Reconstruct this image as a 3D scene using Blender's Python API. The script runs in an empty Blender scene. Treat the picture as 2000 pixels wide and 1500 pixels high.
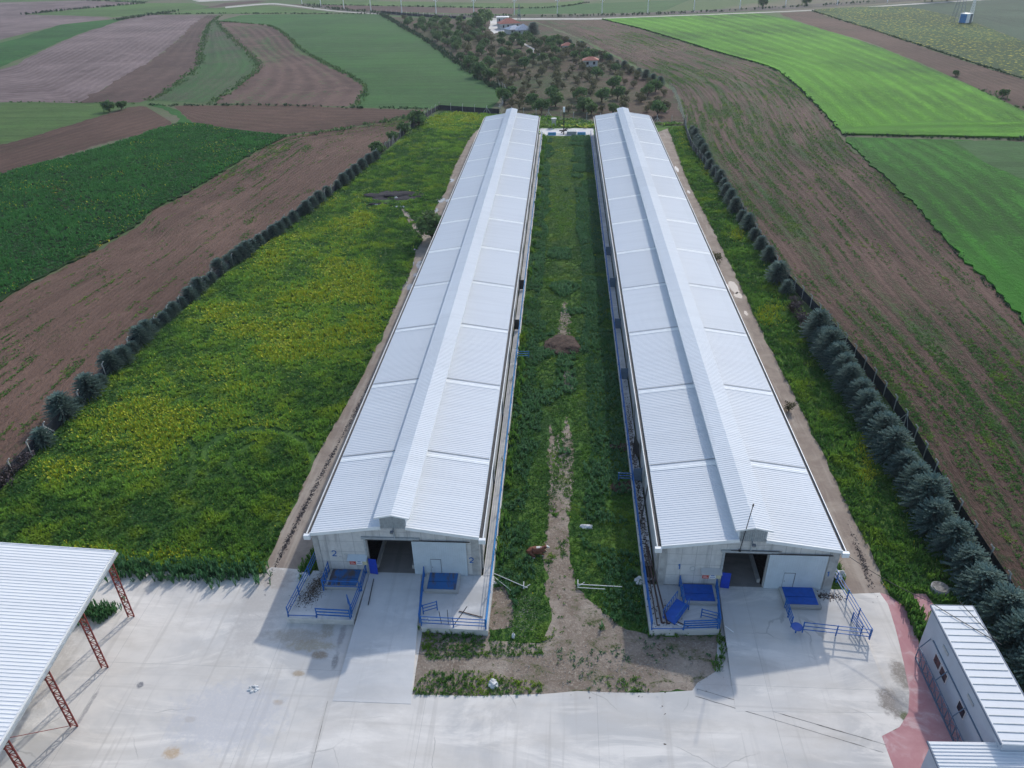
import bpy, bmesh, math, random
import numpy as np
from mathutils import Vector, Matrix
from mathutils.geometry import tessellate_polygon
S = bpy.context.scene
COL = S.collection
random.seed(7); RNG = np.random.default_rng(11)
rad = math.radians

# ---------------------------------------------------------------- camera
CX, CY, CZ, YAW, PITCH, ROLL, FPX = 22.1545, -49.4065, 50.6646, -0.075, 0.5452, -0.0267, 1465.37
def cam_axes():
    cy, sy = math.cos(YAW), math.sin(YAW)
    fwd = Vector((sy*math.cos(PITCH), cy*math.cos(PITCH), -math.sin(PITCH)))
    right = Vector((cy, -sy, 0)); up = right.cross(fwd)
    r = right*math.cos(ROLL)+up*math.sin(ROLL); u = -right*math.sin(ROLL)+up*math.cos(ROLL)
    return r, u, fwd
CR, CU, CF = cam_axes()
cd = bpy.data.cameras.new('camera'); cam = bpy.data.objects.new('camera', cd); COL.objects.link(cam)
cd.sensor_fit = 'HORIZONTAL'; cd.sensor_width = 36; cd.lens = FPX/2000*36; cd.clip_end = 20000; cd.clip_start = .5
M = Matrix((( CR.x, CU.x, -CF.x, CX), (CR.y, CU.y, -CF.y, CY), (CR.z, CU.z, -CF.z, CZ), (0, 0, 0, 1)))
cam.matrix_world = M; S.camera = cam

# ---------------------------------------------------------------- sky, sun, exposure
W = bpy.data.worlds.new('World'); S.world = W; W.use_nodes = True
SUN_AZ, SUN_EL = rad(21.5), rad(33.5)
nt = W.node_tree; nt.nodes.clear()
o_ = nt.nodes.new('ShaderNodeOutputWorld'); b_ = nt.nodes.new('ShaderNodeBackground'); s_ = nt.nodes.new('ShaderNodeTexSky')
s_.sky_type = 'NISHITA'; s_.sun_disc = False; s_.sun_elevation = SUN_EL; s_.sun_rotation = SUN_AZ
s_.air_density = 1.0; s_.dust_density = 1.2; s_.ozone_density = 1.0
b_.inputs[1].default_value = .15
nt.links.new(s_.outputs[0], b_.inputs[0]); nt.links.new(b_.outputs[0], o_.inputs[0])
sd = bpy.data.lights.new('sun', 'SUN'); sd.energy = 1.85; sd.angle = rad(1.2); sd.color = (1, .965, .91)
sun = bpy.data.objects.new('sun', sd); COL.objects.link(sun)
sdir = Vector((math.sin(SUN_AZ)*math.cos(SUN_EL), math.cos(SUN_AZ)*math.cos(SUN_EL), math.sin(SUN_EL)))
sun.rotation_euler = sdir.to_track_quat('Z', 'Y').to_euler(); sun.location = (0, 0, 120)
S.view_settings.view_transform = 'Standard'; S.view_settings.look = 'None'; S.view_settings.exposure = .56; S.view_settings.gamma = 1
S.render.engine = 'CYCLES'

# ---------------------------------------------------------------- coordinates
GZ = -.65                      # ground level; barn floors stand at z = 0
def G(px, py, z=GZ):           # where a sight line of the survey photograph meets height z
    d = CF + CR*((px-1000)/FPX) + CU*((750-py)/FPX)
    t = (z-CZ)/d.z
    return Vector((CX+t*d.x, CY+t*d.y, z))
def toph(P):
    d = np.asarray(P, float)-np.array([CX, CY, CZ]); w = d@np.array(CF)
    return 1000+FPX*(d@np.array(CR))/w, 750-FPX*(d@np.array(CU))/w
def PX(l, z=GZ): return [G(a, b, z) for a, b in l]

# ---------------------------------------------------------------- naming
def tag(o, label=None, cat=None, group=None, kind=None):
    if label: o['label'] = label
    if cat: o['category'] = cat
    if group: o['group'] = group
    if kind: o['kind'] = kind
    return o
ORG = {}
def thing(name, label, cat, loc=(0, 0, 0), rz=0, group=None):
    o = bpy.data.objects.new(name, None); COL.objects.link(o); o.empty_display_size = .3
    o.location = loc; o.rotation_euler = (0, 0, rz); tag(o, label, cat, group)
    ORG[o.name] = Vector(loc) if rz == 0 else Vector((0, 0, 0))   # rotated things are modelled in their own frame
    return o
ORDW = ['first','second','third','fourth','fifth','sixth','seventh','eighth','ninth','tenth','eleventh','twelfth','thirteenth','fourteenth','fifteenth','sixteenth','seventeenth','eighteenth','nineteenth','twentieth']
def ordw(i):
    if i < 20: return ORDW[i]
    n = i+1; t = {2: 'twenty', 3: 'thirty', 4: 'forty', 5: 'fifty', 6: 'sixty'}[n//10]
    return t+'-'+ORDW[n % 10-1] if n % 10 else {2: 'twentieth', 3: 'thirtieth', 4: 'fortieth', 5: 'fiftieth', 6: 'sixtieth'}[n//10]

# ---------------------------------------------------------------- mesh builder
class MB:
    def __init__(s): s.v = []; s.f = []; s.m = []; s.uv = None
    def add(s, vs, fs, m=0):
        b = len(s.v); s.v += [tuple(v) for v in vs]; s.f += [tuple(b+i for i in f) for f in fs]; s.m += [m]*len(fs); return s
    def box(s, x0, x1, y0, y1, z0, z1, m=0):
        return s.add([(x, y, z) for z in (z0, z1) for y in (y0, y1) for x in (x0, x1)],
                     [(0, 2, 3, 1), (4, 5, 7, 6), (0, 1, 5, 4), (2, 6, 7, 3), (0, 4, 6, 2), (1, 3, 7, 5)], m)
    def beam(s, p, q, w, h, m=0, up=(0, 0, 1)):
        p = Vector(p); q = Vector(q); d = (q-p).normalized(); u = Vector(up)
        if abs(d.dot(u)) > .98: u = Vector((0, 1, 0))
        a = d.cross(u).normalized()*w/2; b = a.cross(d).normalized()*h/2
        vs = [c+k*a+l*b for c in (p, q) for k, l in ((-1, -1), (1, -1), (1, 1), (-1, 1))]
        return s.add(vs, [(3, 2, 1, 0), (4, 5, 6, 7), (0, 1, 5, 4), (1, 2, 6, 5), (2, 3, 7, 6), (3, 0, 4, 7)], m)
    def tube(s, p, q, r, n=6, m=0, r2=None):
        p = Vector(p); q = Vector(q); d = (q-p).normalized(); u = Vector((0, 0, 1)) if abs(d.z) < .95 else Vector((1, 0, 0))
        a = d.cross(u).normalized(); b = a.cross(d); r2 = r if r2 is None else r2
        vs = [c+(a*math.cos(2*math.pi*i/n)+b*math.sin(2*math.pi*i/n))*rr for c, rr in ((p, r), (q, r2)) for i in range(n)]
        return s.add(vs, [(i, (i+1) % n, n+(i+1) % n, n+i) for i in range(n)]+[tuple(range(n-1, -1, -1)), tuple(range(n, 2*n))], m)
    def poly(s, pts, z0, z1, m=0):          # vertical prism of a horizontal outline
        n = len(pts); tri = tessellate_polygon([[Vector((p[0], p[1], 0)) for p in pts]])
        vs = [(p[0], p[1], z1) for p in pts]; fs = []
        def up(t):
            a, b, c = [Vector(vs[i]) for i in t]
            return t if (b-a).cross(c-a).z > 0 else (t[0], t[2], t[1])
        fs += [up(t) for t in tri]
        if z0 is not None:
            vs += [(p[0], p[1], z0) for p in pts]
            ccw = sum(pts[i][0]*pts[(i+1) % n][1]-pts[(i+1) % n][0]*pts[i][1] for i in range(n)) > 0
            for i in range(n):
                j = (i+1) % n; fs.append((i, n+i, n+j, j) if ccw else (i, j, n+j, n+i))
        return s.add(vs, fs, m)
    def build(s, name, mats, parent=None, smooth=False, bevel=0):
        me = bpy.data.meshes.new(name); off = ORG.get(parent.name, Vector((0, 0, 0))) if parent else Vector((0, 0, 0))
        me.from_pydata([(v[0]-off.x, v[1]-off.y, v[2]-off.z) for v in s.v], [], s.f)
        if not isinstance(mats, (list, tuple)): mats = [mats]
        for m in mats: me.materials.append(m)
        me.polygons.foreach_set('material_index', s.m)
        if smooth: me.polygons.foreach_set('use_smooth', [True]*len(s.f))
        if s.uv is not None:
            l = me.uv_layers.new(name='UVMap'); vi = np.empty(len(me.loops), int); me.loops.foreach_get('vertex_index', vi)
            l.data.foreach_set('uv', np.asarray(s.uv)[vi].ravel())
        me.update()
        o = bpy.data.objects.new(name, me); COL.objects.link(o)
        if parent: o.parent = parent; ORG[o.name] = off
        if bevel:
            b = o.modifiers.new('bevel', 'BEVEL'); b.width = bevel; b.segments = 2; b.limit_method = 'ANGLE'
        return o
def nparr(name, V, F, mats, mi=None, tint=None, smooth=False, parent=None):   # big numpy mesh of quads/tris
    me = bpy.data.meshes.new(name); V = np.asarray(V, np.float32); F = np.asarray(F, np.int32); k = F.shape[1]
    me.vertices.add(len(V)); me.vertices.foreach_set('co', V.ravel())
    me.loops.add(F.size); me.loops.foreach_set('vertex_index', F.ravel())
    me.polygons.add(len(F)); me.polygons.foreach_set('loop_start', np.arange(0, F.size, k, dtype=np.int32))
    try: me.polygons.foreach_set('loop_total', np.full(len(F), k, np.int32))
    except Exception: pass
    for m in (mats if isinstance(mats, (list, tuple)) else [mats]): me.materials.append(m)
    if mi is not None: me.polygons.foreach_set('material_index', np.asarray(mi, np.int32))
    if smooth: me.polygons.foreach_set('use_smooth', np.ones(len(F), bool))
    me.update(calc_edges=True)
    if tint is not None:
        a = me.attributes.new('tint', 'FLOAT', 'POINT'); a.data.foreach_set('value', np.asarray(tint, np.float32))
    o = bpy.data.objects.new(name, me); COL.objects.link(o)
    if parent: o.parent = parent
    return o

# ---------------------------------------------------------------- materials
class NT:
    def __init__(s, name, rough=.9, spec=.3, metal=0):
        s.mat = bpy.data.materials.new(name); s.mat.use_nodes = True; s.t = s.mat.node_tree
        s.b = s.t.nodes['Principled BSDF']; s.b.inputs['Roughness'].default_value = rough
        s.b.inputs['Specular IOR Level'].default_value = spec; s.b.inputs['Metallic'].default_value = metal
        s.pos = s.t.nodes.new('ShaderNodeNewGeometry').outputs['Position']
        s.uvn = None
    def n(s, t): return s.t.nodes.new(t)
    def L(s, a, b): s.t.links.new(a, b)
    def put(s, sock, v):
        if isinstance(v, bpy.types.NodeSocket): s.L(v, sock)
        elif isinstance(v, (tuple, list)): sock.default_value = tuple(v)+((1,) if len(v) == 3 and sock.type == 'RGBA' else ())
        else: sock.default_value = v
    def uv(s):
        if s.uvn is None: s.uvn = s.n('ShaderNodeUVMap').outputs[0]
        return s.uvn
    def obj(s): return s.n('ShaderNodeTexCoord').outputs['Object']
    def attr(s, name):
        a = s.n('ShaderNodeAttribute'); a.attribute_name = name; return a.outputs['Fac']
    def scale(s, v, sc, off=(0, 0, 0), rot=(0, 0, 0)):
        m = s.n('ShaderNodeMapping'); s.L(v, m.inputs[0]); m.inputs['Scale'].default_value = sc; m.inputs['Location'].default_value = off; m.inputs['Rotation'].default_value = rot
        return m.outputs[0]
    def noise(s, v, scale, detail=4, rough=.55, dist=0):
        k = s.n('ShaderNodeTexNoise'); s.L(v, k.inputs['Vector']); k.inputs['Scale'].default_value = scale
        k.inputs['Detail'].default_value = detail; k.inputs['Roughness'].default_value = rough; k.inputs['Distortion'].default_value = dist
        return k.outputs['Fac']
    def voro(s, v, scale, feat='F1'):
        k = s.n('ShaderNodeTexVoronoi'); k.feature = feat; s.L(v, k.inputs['Vector']); k.inputs['Scale'].default_value = scale
        return k.outputs['Distance']
    def wave(s, v, scale, dist=1, axis='X', detail=2):
        k = s.n('ShaderNodeTexWave'); k.bands_direction = axis; s.L(v, k.inputs['Vector']); k.inputs['Scale'].default_value = scale
        k.inputs['Distortion'].default_value = dist; k.inputs['Detail'].default_value = detail
        return k.outputs['Fac']
    def rng(s, v, lo, hi, a=0, b=1):
        k = s.n('ShaderNodeMapRange'); k.interpolation_type = 'SMOOTHSTEP'; s.put(k.inputs['Value'], v)
        k.inputs['From Min'].default_value = lo; k.inputs['From Max'].default_value = hi; k.inputs['To Min'].default_value = a; k.inputs['To Max'].default_value = b
        return k.outputs[0]
    def m(s, op, a, b=0):
        k = s.n('ShaderNodeMath'); k.operation = op; s.put(k.inputs[0], a); s.put(k.inputs[1], b); return k.outputs[0]
    def mix(s, f, a, b):
        k = s.n('ShaderNodeMix'); k.data_type = 'RGBA'; s.put(k.inputs[0], f); s.put(k.inputs[6], a); s.put(k.inputs[7], b); return k.outputs[2]
    def col(s, c): s.put(s.b.inputs['Base Color'], c); return s
    def bump(s, h, st=.5, d=.1):
        k = s.n('ShaderNodeBump'); s.L(h, k.inputs['Height']); k.inputs['Strength'].default_value = st; k.inputs['Distance'].default_value = d
        s.L(k.outputs[0], s.b.inputs['Normal']); return s
def plain(name, c, rough=.6, var=.12, scale=3, spec=.4, metal=0, bump=0):
    n = NT(name, rough, spec, metal); d = tuple(x*(1-var*2) for x in c)
    f = n.noise(n.pos, scale, 5, .6); n.col(n.mix(n.rng(f, .3, .7), d, c))
    if bump: n.bump(f, bump, .02)
    return n.mat

def field_mat(name, soil, soil2, veg, veg2, amount=.5, band=.25, bandw=.35, speck=1.6, furrow=0, furp=1.2, flowers=0, bump=.5, patch=.03, yellow=(.42, .36, .02), patches=.35):
    """soil and crop mixed by row bands along the field, plus grain and furrows; UV is in metres (x along the rows)"""
    n = NT(name, .95, .15); uv = n.uv(); pos = n.pos
    row = n.noise(n.scale(uv, (.012, bandw, 1)), 1, 3, .6, .3)
    pat = n.noise(pos, patch, 3, .55)
    fine = n.noise(n.scale(uv, (.55, 1, 1)), speck, 5, .72)
    fine2 = n.noise(n.scale(pos, (1, 1, .3), (31, 7, 0)), speck*.45, 4, .65)
    h = n.m('ADD', n.m('MULTIPLY', row, band*2), n.m('MULTIPLY', fine, .9))
    h = n.m('ADD', h, n.m('MULTIPLY', pat, patches*2)); h = n.m('ADD', h, n.m('MULTIPLY', fine2, .5))
    mean = band+.45+patches+.25
    k = n.rng(h, mean+(.5-amount)*.9-.10, mean+(.5-amount)*.9+.10)
    so = n.mix(n.rng(fine2, .35, .65), soil, soil2); so = n.mix(n.rng(pat, .3, .7, .0, .45), so, tuple(c*.72 for c in soil))
    ve = n.mix(n.rng(n.m('ADD', n.m('MULTIPLY', row, .5), n.m('MULTIPLY', fine, .5)), .40, .60), veg, veg2)
    hh = fine
    if furrow:
        f = n.wave(n.scale(uv, (.06, 1, 1)), .314/furp, 2.2, 'Y', 2)
        so = n.mix(n.m('MULTIPLY', f, furrow), so, tuple(c*.55 for c in soil)); ve = n.mix(n.m('MULTIPLY', f, furrow*.8), ve, tuple(c*.45 for c in veg)); hh = n.m('ADD', fine, n.m('MULTIPLY', f, -furrow*.5))
    c = n.mix(k, so, ve); mid = n.noise(n.scale(uv, (.35, 1, 1), (3, 1, 0)), .42, 4, .7)
    tk = n.noise(n.scale(uv, (.004, .12, 1), (5, 2, 0)), 1, 2, .5, .5); c = n.mix(n.rng(tk, .60, .64, 0, .5), c, tuple(q*.5 for q in (soil if amount < .5 else veg)))
    c = n.mix(n.rng(n.noise(pos, .035, 5, .7, .8), .46, .66, 0, .6), c, tuple(q*1.2 for q in soil2) if amount < .45 else tuple((a+b)*.42 for a, b in zip(soil2, soil)))
    c = n.mix(n.rng(mid, .40, .62, 0, .45), c, tuple(q*.55 for q in soil)); c = n.mix(n.rng(n.noise(pos, .012, 4, .6), .40, .62, 0, .35), c, tuple(q*1.35 for q in soil2) if amount < .45 else tuple(q*1.3 for q in veg2))
    if flowers:
        fl = n.noise(n.scale(pos, (1, 1, 1), (5, 9, 0)), speck*.7, 3, .6)
        fp = n.noise(n.scale(pos, (1, 1, 1), (77, 9, 0)), patch*1.5, 2, .5)
        c = n.mix(n.m('MULTIPLY', n.rng(fl, .56, .66), n.rng(fp, .58-flowers*.25, .72-flowers*.25)), c, yellow)
    n.col(c); n.bump(n.m('ADD', hh, n.m('MULTIPLY', k, .25)), bump, .35)
    return n.mat

def leaf_mat(name, dark, light, alt, sc=.15, rough=.75, trans=.42):
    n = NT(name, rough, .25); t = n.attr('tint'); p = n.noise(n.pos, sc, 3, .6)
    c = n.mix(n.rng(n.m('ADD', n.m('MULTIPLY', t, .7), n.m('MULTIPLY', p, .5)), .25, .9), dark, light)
    c = n.mix(n.rng(n.noise(n.scale(n.pos, (1, 1, 1), (40, 3, 0)), sc*.6, 2, .5), .5, .7, 0, .6), c, alt)
    n.col(c)
    if trans:
        tr = n.n('ShaderNodeBsdfTranslucent'); n.L(c, tr.inputs[0]); mx = n.n('ShaderNodeMixShader'); mx.inputs[0].default_value = trans
        out = n.t.nodes['Material Output']; n.L(n.b.outputs[0], mx.inputs[1]); n.L(tr.outputs[0], mx.inputs[2]); n.L(mx.outputs[0], out.inputs[0])
    return n.mat

STAINS = [(582, 1243, 3.0, .9, (.30, .25, .18), .55), (608, 1262, 2.4, .7, (.36, .30, .20), .7), (624, 1280, .8, .5, (.27, .2, .13), .8), (582, 1316, .6, .35, (.36, .28, .19), .8), (640, 1230, .7, 1.4, (.30, .25, .18), .6),
          (337, 1471, .8, .55, (.46, .34, .22), .9), (372, 1405, .6, .28, (.42, .35, .26), .7), (543, 1372, .45, .28, (.42, .34, .26), .7), (274, 1338, .34, .34, (.2, .2, .21), 1), (1762, 1318, .9, 1.6, (.2, .17, .14), .8), (1742, 1372, 1.1, 1.5, (.22, .19, .165), .9), (1768, 1380, .9, 2.0, (.3, .29, .28), .7), (1768, 1400, .5, .6, (.11, .12, .05), .9),
          (668, 1240, .35, 1.6, (.26, .24, .23), .7), (655, 1292, .3, 1.0, (.22, .21, .2), .7), (60, 1330, 3, 6, (.42, .38, .33), .7), (510, 1190, 2.5, 6, (.40, .37, .34), .5), (440, 1400, 5, 3.5, (.46, .46, .48), .6), (540, 1130, 2, 1.4, (.36, .31, .27), .7), (1395, 1330, 1.5, 1.2, (.46, .41, .37), .6), (170, 1385, .2, 2.2, (.26, .25, .25), .7)]
def concrete(name, c=(.52, .53, .54), stain=.3, joints=0, spots=()):
    n = NT(name, .85, .25); p = n.pos
    a = n.noise(p, .09, 5, .6, .6); b = n.noise(n.scale(p, (.35, 1.3, 1), (9, 4, 0), (0, 0, .25)), .35, 5, .65); f = n.noise(p, 4, 4, .7)
    k = n.mix(n.rng(a, .38, .62), c, tuple(x*.78*y for x, y in zip(c, (.99, 1.02, 1.06)))); k = n.mix(n.rng(n.noise(n.scale(p, (.5, 1.4, 1), (60, 0, 0), (0, 0, -.5)), .16, 6, .7, 1.2), .48, .66, 0, .7), k, tuple(min(.8, x*1.2) for x in c))
    k = n.mix(n.rng(n.noise(n.scale(p, (1.5, .05, 1), (7, 1, 0), (0, 0, .35)), .9, 3, .6, .3), .58, .70, 0, stain*1.1), k, tuple(x*.72 for x in c)); k = n.mix(n.rng(n.noise(n.scale(p, (.05, 1.5, 1), (17, 1, 0), (0, 0, .15)), .9, 3, .6, .3), .60, .72, 0, stain*.9), k, tuple(x*.74 for x in c)); k = n.mix(n.rng(b, .42, .75, 0, stain), k, tuple(x*.66*y for x, y in zip(c, (1.04, 1.0, .94))))
    k = n.mix(n.rng(f, .62, .8, 0, .35), k, tuple(x*.6 for x in c))
    k = n.mix(n.rng(n.noise(n.scale(p, (1, 1, 1), (3, 50, 0)), 1.2, 5, .75), .70, .78, 0, .45), k, (.24, .2, .16))
    if joints:
        w = n.n('ShaderNodeTexBrick'); n.L(n.scale(p, (1, 1, 1), (1.3, .8, 0)), w.inputs['Vector']); w.offset = 0; w.inputs['Scale'].default_value = 1
        w.inputs['Brick Width'].default_value = joints*1.4; w.inputs['Row Height'].default_value = joints; w.inputs['Mortar Size'].default_value = .018
        k = n.mix(n.m('MULTIPLY', w.outputs['Fac'], .38), k, (.2, .2, .19))
    if spots:
        wp = n.n('ShaderNodeVectorMath'); wp.operation = 'ADD'; nn_ = n.n('ShaderNodeTexNoise'); nn_.inputs['Scale'].default_value = .5; nn_.inputs['Detail'].default_value = 5; n.L(p, nn_.inputs['Vector']); n.L(p, wp.inputs[0]); n.L(nn_.outputs['Color'], wp.inputs[1])
        k = n.mix(n.m('MULTIPLY', n.rng(n.voro(wp.outputs[0], .11, 'DISTANCE_TO_EDGE'), .006, .001), n.rng(n.noise(p, .15, 2), .52, .62, 0, .4)), k, (.2, .19, .17))
    for i, (sx, sy, rx, ry, sc_, am) in enumerate(spots):
        P = G(sx, sy); v = n.n('ShaderNodeVectorMath'); v.operation = 'LENGTH'; n.L(n.scale(p, (1/rx, 1/ry, 0), (-P.x/rx, -P.y/ry, 0)), v.inputs[0])
        q = n.m('ADD', v.outputs['Value'], n.m('MULTIPLY', n.noise(n.scale(p, (1, 1, 1), (i*9, 0, 0)), 1.6, 5, .7), 1.6)); sp = n.noise(p, 7, 3, .7)
        k = n.mix(n.m('MULTIPLY', n.rng(q, 1.9, 1.3, 0, am), n.rng(sp, .3, .55, .55, 1)), k, sc_)
    n.col(k); n.bump(f, .15, .02); return n.mat

MT = {}
MT['yard'] = concrete('yard_concrete', (.64, .60, .545), .45, 9.5, STAINS)
MT['ramp'] = concrete('ramp_concrete', (.63, .61, .58), .3)
MT['platform'] = concrete('platform_concrete', (.56, .545, .52), .45)
MT['curb'] = concrete('curb_concrete', (.42, .41, .39), .6)
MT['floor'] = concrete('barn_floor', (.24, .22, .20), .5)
def track():
    n = NT('dirt_track', .95, .15); p = n.pos
    a = n.noise(p, .35, 5, .65, .5); f = n.noise(p, 3.5, 5, .75); st = n.noise(n.scale(p, (1.6, .12, 1)), 1, 4, .6)
    k = n.mix(n.rng(a, .35, .65), (.33, .275, .225), (.25, .20, .165)); k = n.mix(n.rng(st, .5, .68, 0, .55), k, (.41, .355, .295))
    k = n.mix(n.rng(f, .58, .72, 0, .6), k, (.13, .11, .085)); n.col(k); n.bump(f, .5, .08); return n.mat
MT['track'] = track()
def lotdirt():
    n = NT('trampled_dirt', .95, .12); p = n.pos
    a = n.noise(p, .18, 5, .6, .8); f = n.noise(p, 4.5, 6, .8); g = n.noise(n.scale(p, (1, 1.6, 1), (8, 20, 0)), .5, 5, .7, .6)
    k = n.mix(n.rng(a, .35, .62), (.32, .265, .215), (.20, .155, .12)); k = n.mix(n.rng(f, .48, .68, 0, .8), k, (.42, .37, .30)); k = n.mix(n.rng(n.noise(n.scale(p, (1, 1, 1), (0, 44, 0)), 2.2, 6, .8, .5), .53, .63, 0, .6), k, (.13, .105, .075))
    k = n.mix(n.rng(g, .54, .66, 0, .7), k, (.15, .14, .08)); k = n.mix(n.rng(n.m('MULTIPLY', g, f), .30, .37), k, (.055, .075, .025)); n.col(k); n.bump(f, .7, .12); return n.mat
MT['dirt'] = lotdirt()
def meadow_ground():
    n = NT('meadow_ground', .95, .1); p = n.pos
    a = n.noise(p, .06, 4, .6); f = n.noise(p, 2.2, 6, .75)
    m2 = n.noise(p, .45, 4, .6)
    k = n.mix(n.rng(a, .35, .65), (.072, .155, .034), (.115, .205, .036)); k = n.mix(n.rng(m2, .42, .62, 0, .7), k, (.03, .075, .022)); k = n.mix(n.rng(f, .45, .7, 0, .5), k, (.028, .06, .018))
    n.col(k); n.bump(f, .8, .3); return n.mat
MT['meadow'] = meadow_ground()
def farground():
    n = NT('far_ground', .95, .1); p = n.pos
    a = n.noise(p, .006, 3, .5); f = n.noise(p, .9, 6, .7); st = n.noise(n.scale(p, (.02, .3, 1), (0, 0, 0), (0, 0, .4)), 1, 4, .6)
    k = n.mix(n.rng(a, .45, .55), (.075, .125, .045), (.145, .125, .09)); k = n.mix(n.rng(st, .4, .65, 0, .5), k, (.10, .145, .055)); k = n.mix(n.rng(f, .5, .7, 0, .5), k, (.045, .07, .03))
    n.col(k); n.bump(f, .5, .3); return n.mat
MT['far'] = farground()
MT['pink'] = None
def pink():
    n = NT('red_paving', .85, .2); p = n.pos; a = n.noise(p, .25, 5, .65, .4); f = n.noise(p, 5, 5, .7); b = n.noise(n.scale(p, (1, 1, 1), (20, 4, 0)), .6, 5, .6, .8)
    k = n.mix(n.rng(a, .35, .65), (.50, .285, .285), (.42, .205, .215)); k = n.mix(n.rng(b, .52, .7, 0, .7), k, (.56, .43, .42)); k = n.mix(n.rng(f, .6, .8, 0, .4), k, (.28, .2, .19)); n.col(k); return n.mat
MT['pink'] = pink()
def roofm(name, c, dirt=.17):
    n = NT(name, .62, .22, .0); p = n.pos; a = n.noise(n.scale(p, (.08, 1.2, .3)), 1, 5, .6); b = n.noise(p, .05, 3, .5); f = n.noise(p, 1.5, 5, .7)
    k = n.mix(n.rng(a, .4, .7, 0, dirt*2), c, tuple(x*.82 for x in c)); k = n.mix(n.rng(b, .4, .65, 0, .35), k, tuple(x*y for x, y in zip(c, (.92, .92, .93)))); k = n.mix(n.rng(f, .66, .8, 0, dirt*2), k, tuple(x*.62 for x in c))
    sx = n.n('ShaderNodeSeparateXYZ'); n.L(p, sx.inputs[0]); fl = n.m('FLOOR', n.m('DIVIDE', n.m('SUBTRACT', sx.outputs[1], 11.2), 14.28)); wn = n.n('ShaderNodeTexWhiteNoise'); wn.noise_dimensions = '2D'; cb = n.n('ShaderNodeCombineXYZ'); n.L(fl, cb.inputs[0]); n.L(n.m('FLOOR', n.m('DIVIDE', sx.outputs[0], 7.5)), cb.inputs[1]); n.L(cb.outputs[0], wn.inputs['Vector'])
    k = n.mix(n.m('MULTIPLY', wn.outputs[0], .22), k, tuple(x*.74 for x in c))
    n.col(k); return n.mat
MT['roof'] = roofm('roof_sheet', (.665, .69, .71))
MT['roof2'] = roofm('canopy_sheet', (.76, .765, .76))
MT['cap'] = roofm('ridge_sheet', (.69, .715, .73))
MT['sky_strip'] = plain('translucent_strip', (.82, .84, .83), .6, .04, 2, .2)
MT['seam'] = plain('dark_seam', (.16, .17, .18), .7, .1)
MT['white'] = plain('white_metal', (.78, .79, .78), .5, .05, 2)
MT['galv'] = plain('galvanised_panel', (.40, .43, .44), .5, .12, 4, metal=.2)
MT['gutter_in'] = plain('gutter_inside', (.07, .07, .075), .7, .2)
def precast():
    n = NT('precast_wall', .85, .25); p = n.pos; f = n.noise(p, 1.1, 6, .7); st = n.noise(n.scale(p, (1.5, 1.5, .12)), 1, 5, .65)
    k = n.mix(n.rng(f, .35, .7), (.56, .55, .53), (.46, .455, .445)); k = n.mix(n.rng(st, .5, .72, 0, .65), k, (.27, .265, .26))
    w = n.n('ShaderNodeTexBrick'); c = n.n('ShaderNodeCombineXYZ'); sx = n.n('ShaderNodeSeparateXYZ'); n.L(p, sx.inputs[0]); n.L(n.m('ADD', sx.outputs[0], sx.outputs[1]), c.inputs[0]); n.L(sx.outputs[2], c.inputs[1]); n.L(c.outputs[0], w.inputs['Vector'])
    w.offset = 0; w.inputs['Scale'].default_value = 1; w.inputs['Brick Width'].default_value = 1.25; w.inputs['Row Height'].default_value = 1.25; w.inputs['Mortar Size'].default_value = .022
    k = n.mix(n.m('MULTIPLY', w.outputs['Fac'], .6), k, (.22, .22, .22)); n.col(k); n.bump(f, .12, .02); return n.mat
MT['wall'] = precast()
MT['pilaster'] = plain('cast_column', (.44, .435, .42), .85, .18, 1.2)
MT['door'] = plain('door_sheet', (.50, .56, .60), .45, .05, 1)
MT['blue'] = plain('blue_paint', (.012, .13, .42), .45, .15, 5)
MT['cyanblue'] = plain('faded_blue_paint', (.03, .22, .52), .5, .2, .8)
MT['bluesheet'] = plain('blue_door_sheet', (.010, .05, .42), .45, .1, 3)
MT['blueplate'] = plain('new_blue_plate', (.006, .09, .42), .4, .12, 2.5)
def rusty():
    n = NT('rusty_blue_plate', .7, .3); p = n.pos; a = n.noise(n.scale(p, (1.3, .5, 1)), .8, 5, .65, .5); f = n.noise(p, 6, 4, .7)
    k = n.mix(n.rng(a, .50, .66), (.03, .13, .33), (.10, .085, .085)); k = n.mix(n.rng(f, .55, .75, 0, .5), k, (.16, .11, .08)); n.col(k); return n.mat
MT['rusty'] = rusty()
MT['red'] = plain('red_oxide_steel', (.22, .035, .03), .6, .2, 4)
MT['signred'] = plain('red_sign', (.5, .06, .04), .5, .05)
MT['signwhite'] = plain('white_sign', (.75, .76, .76), .5, .03)
MT['cream'] = plain('cream_sign', (.55, .52, .35), .5, .05)
MT['dark'] = plain('dark_steel', (.03, .028, .03), .6, .2)
MT['brownpipe'] = plain('rusty_pipe', (.085, .05, .042), .7, .25, 6)
MT['pipewhite'] = plain('white_pipe', (.6, .6, .58), .5, .1, 5)
MT['shedwall'] = plain('shed_wall', (.42, .46, .52), .6, .05, .8)
MT['shedblue'] = plain('grey_blue_steel', (.12, .17, .24), .5, .1, 3)
MT['glass'] = plain('dark_window', (.02, .02, .03), .15, .1, 3, .6)
MT['winframe'] = plain('window_frame', (.66, .60, .60), .5, .05)
MT['bag'] = plain('white_sack', (.66, .67, .66), .7, .22, 4, bump=.6)
MT['stone'] = plain('stone', (.3, .28, .25), .9, .3, 3, bump=.5)
MT['manure'] = plain('straw_litter', (.16, .115, .075), .95, .35, 4, bump=.8)
MT['brownsoil'] = plain('brown_heap', (.09, .055, .04), .95, .3, 2, bump=.9)
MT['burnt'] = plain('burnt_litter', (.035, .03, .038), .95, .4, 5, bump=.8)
MT['cyan'] = plain('cyan_trough', (.10, .38, .62), .5, .1)
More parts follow.
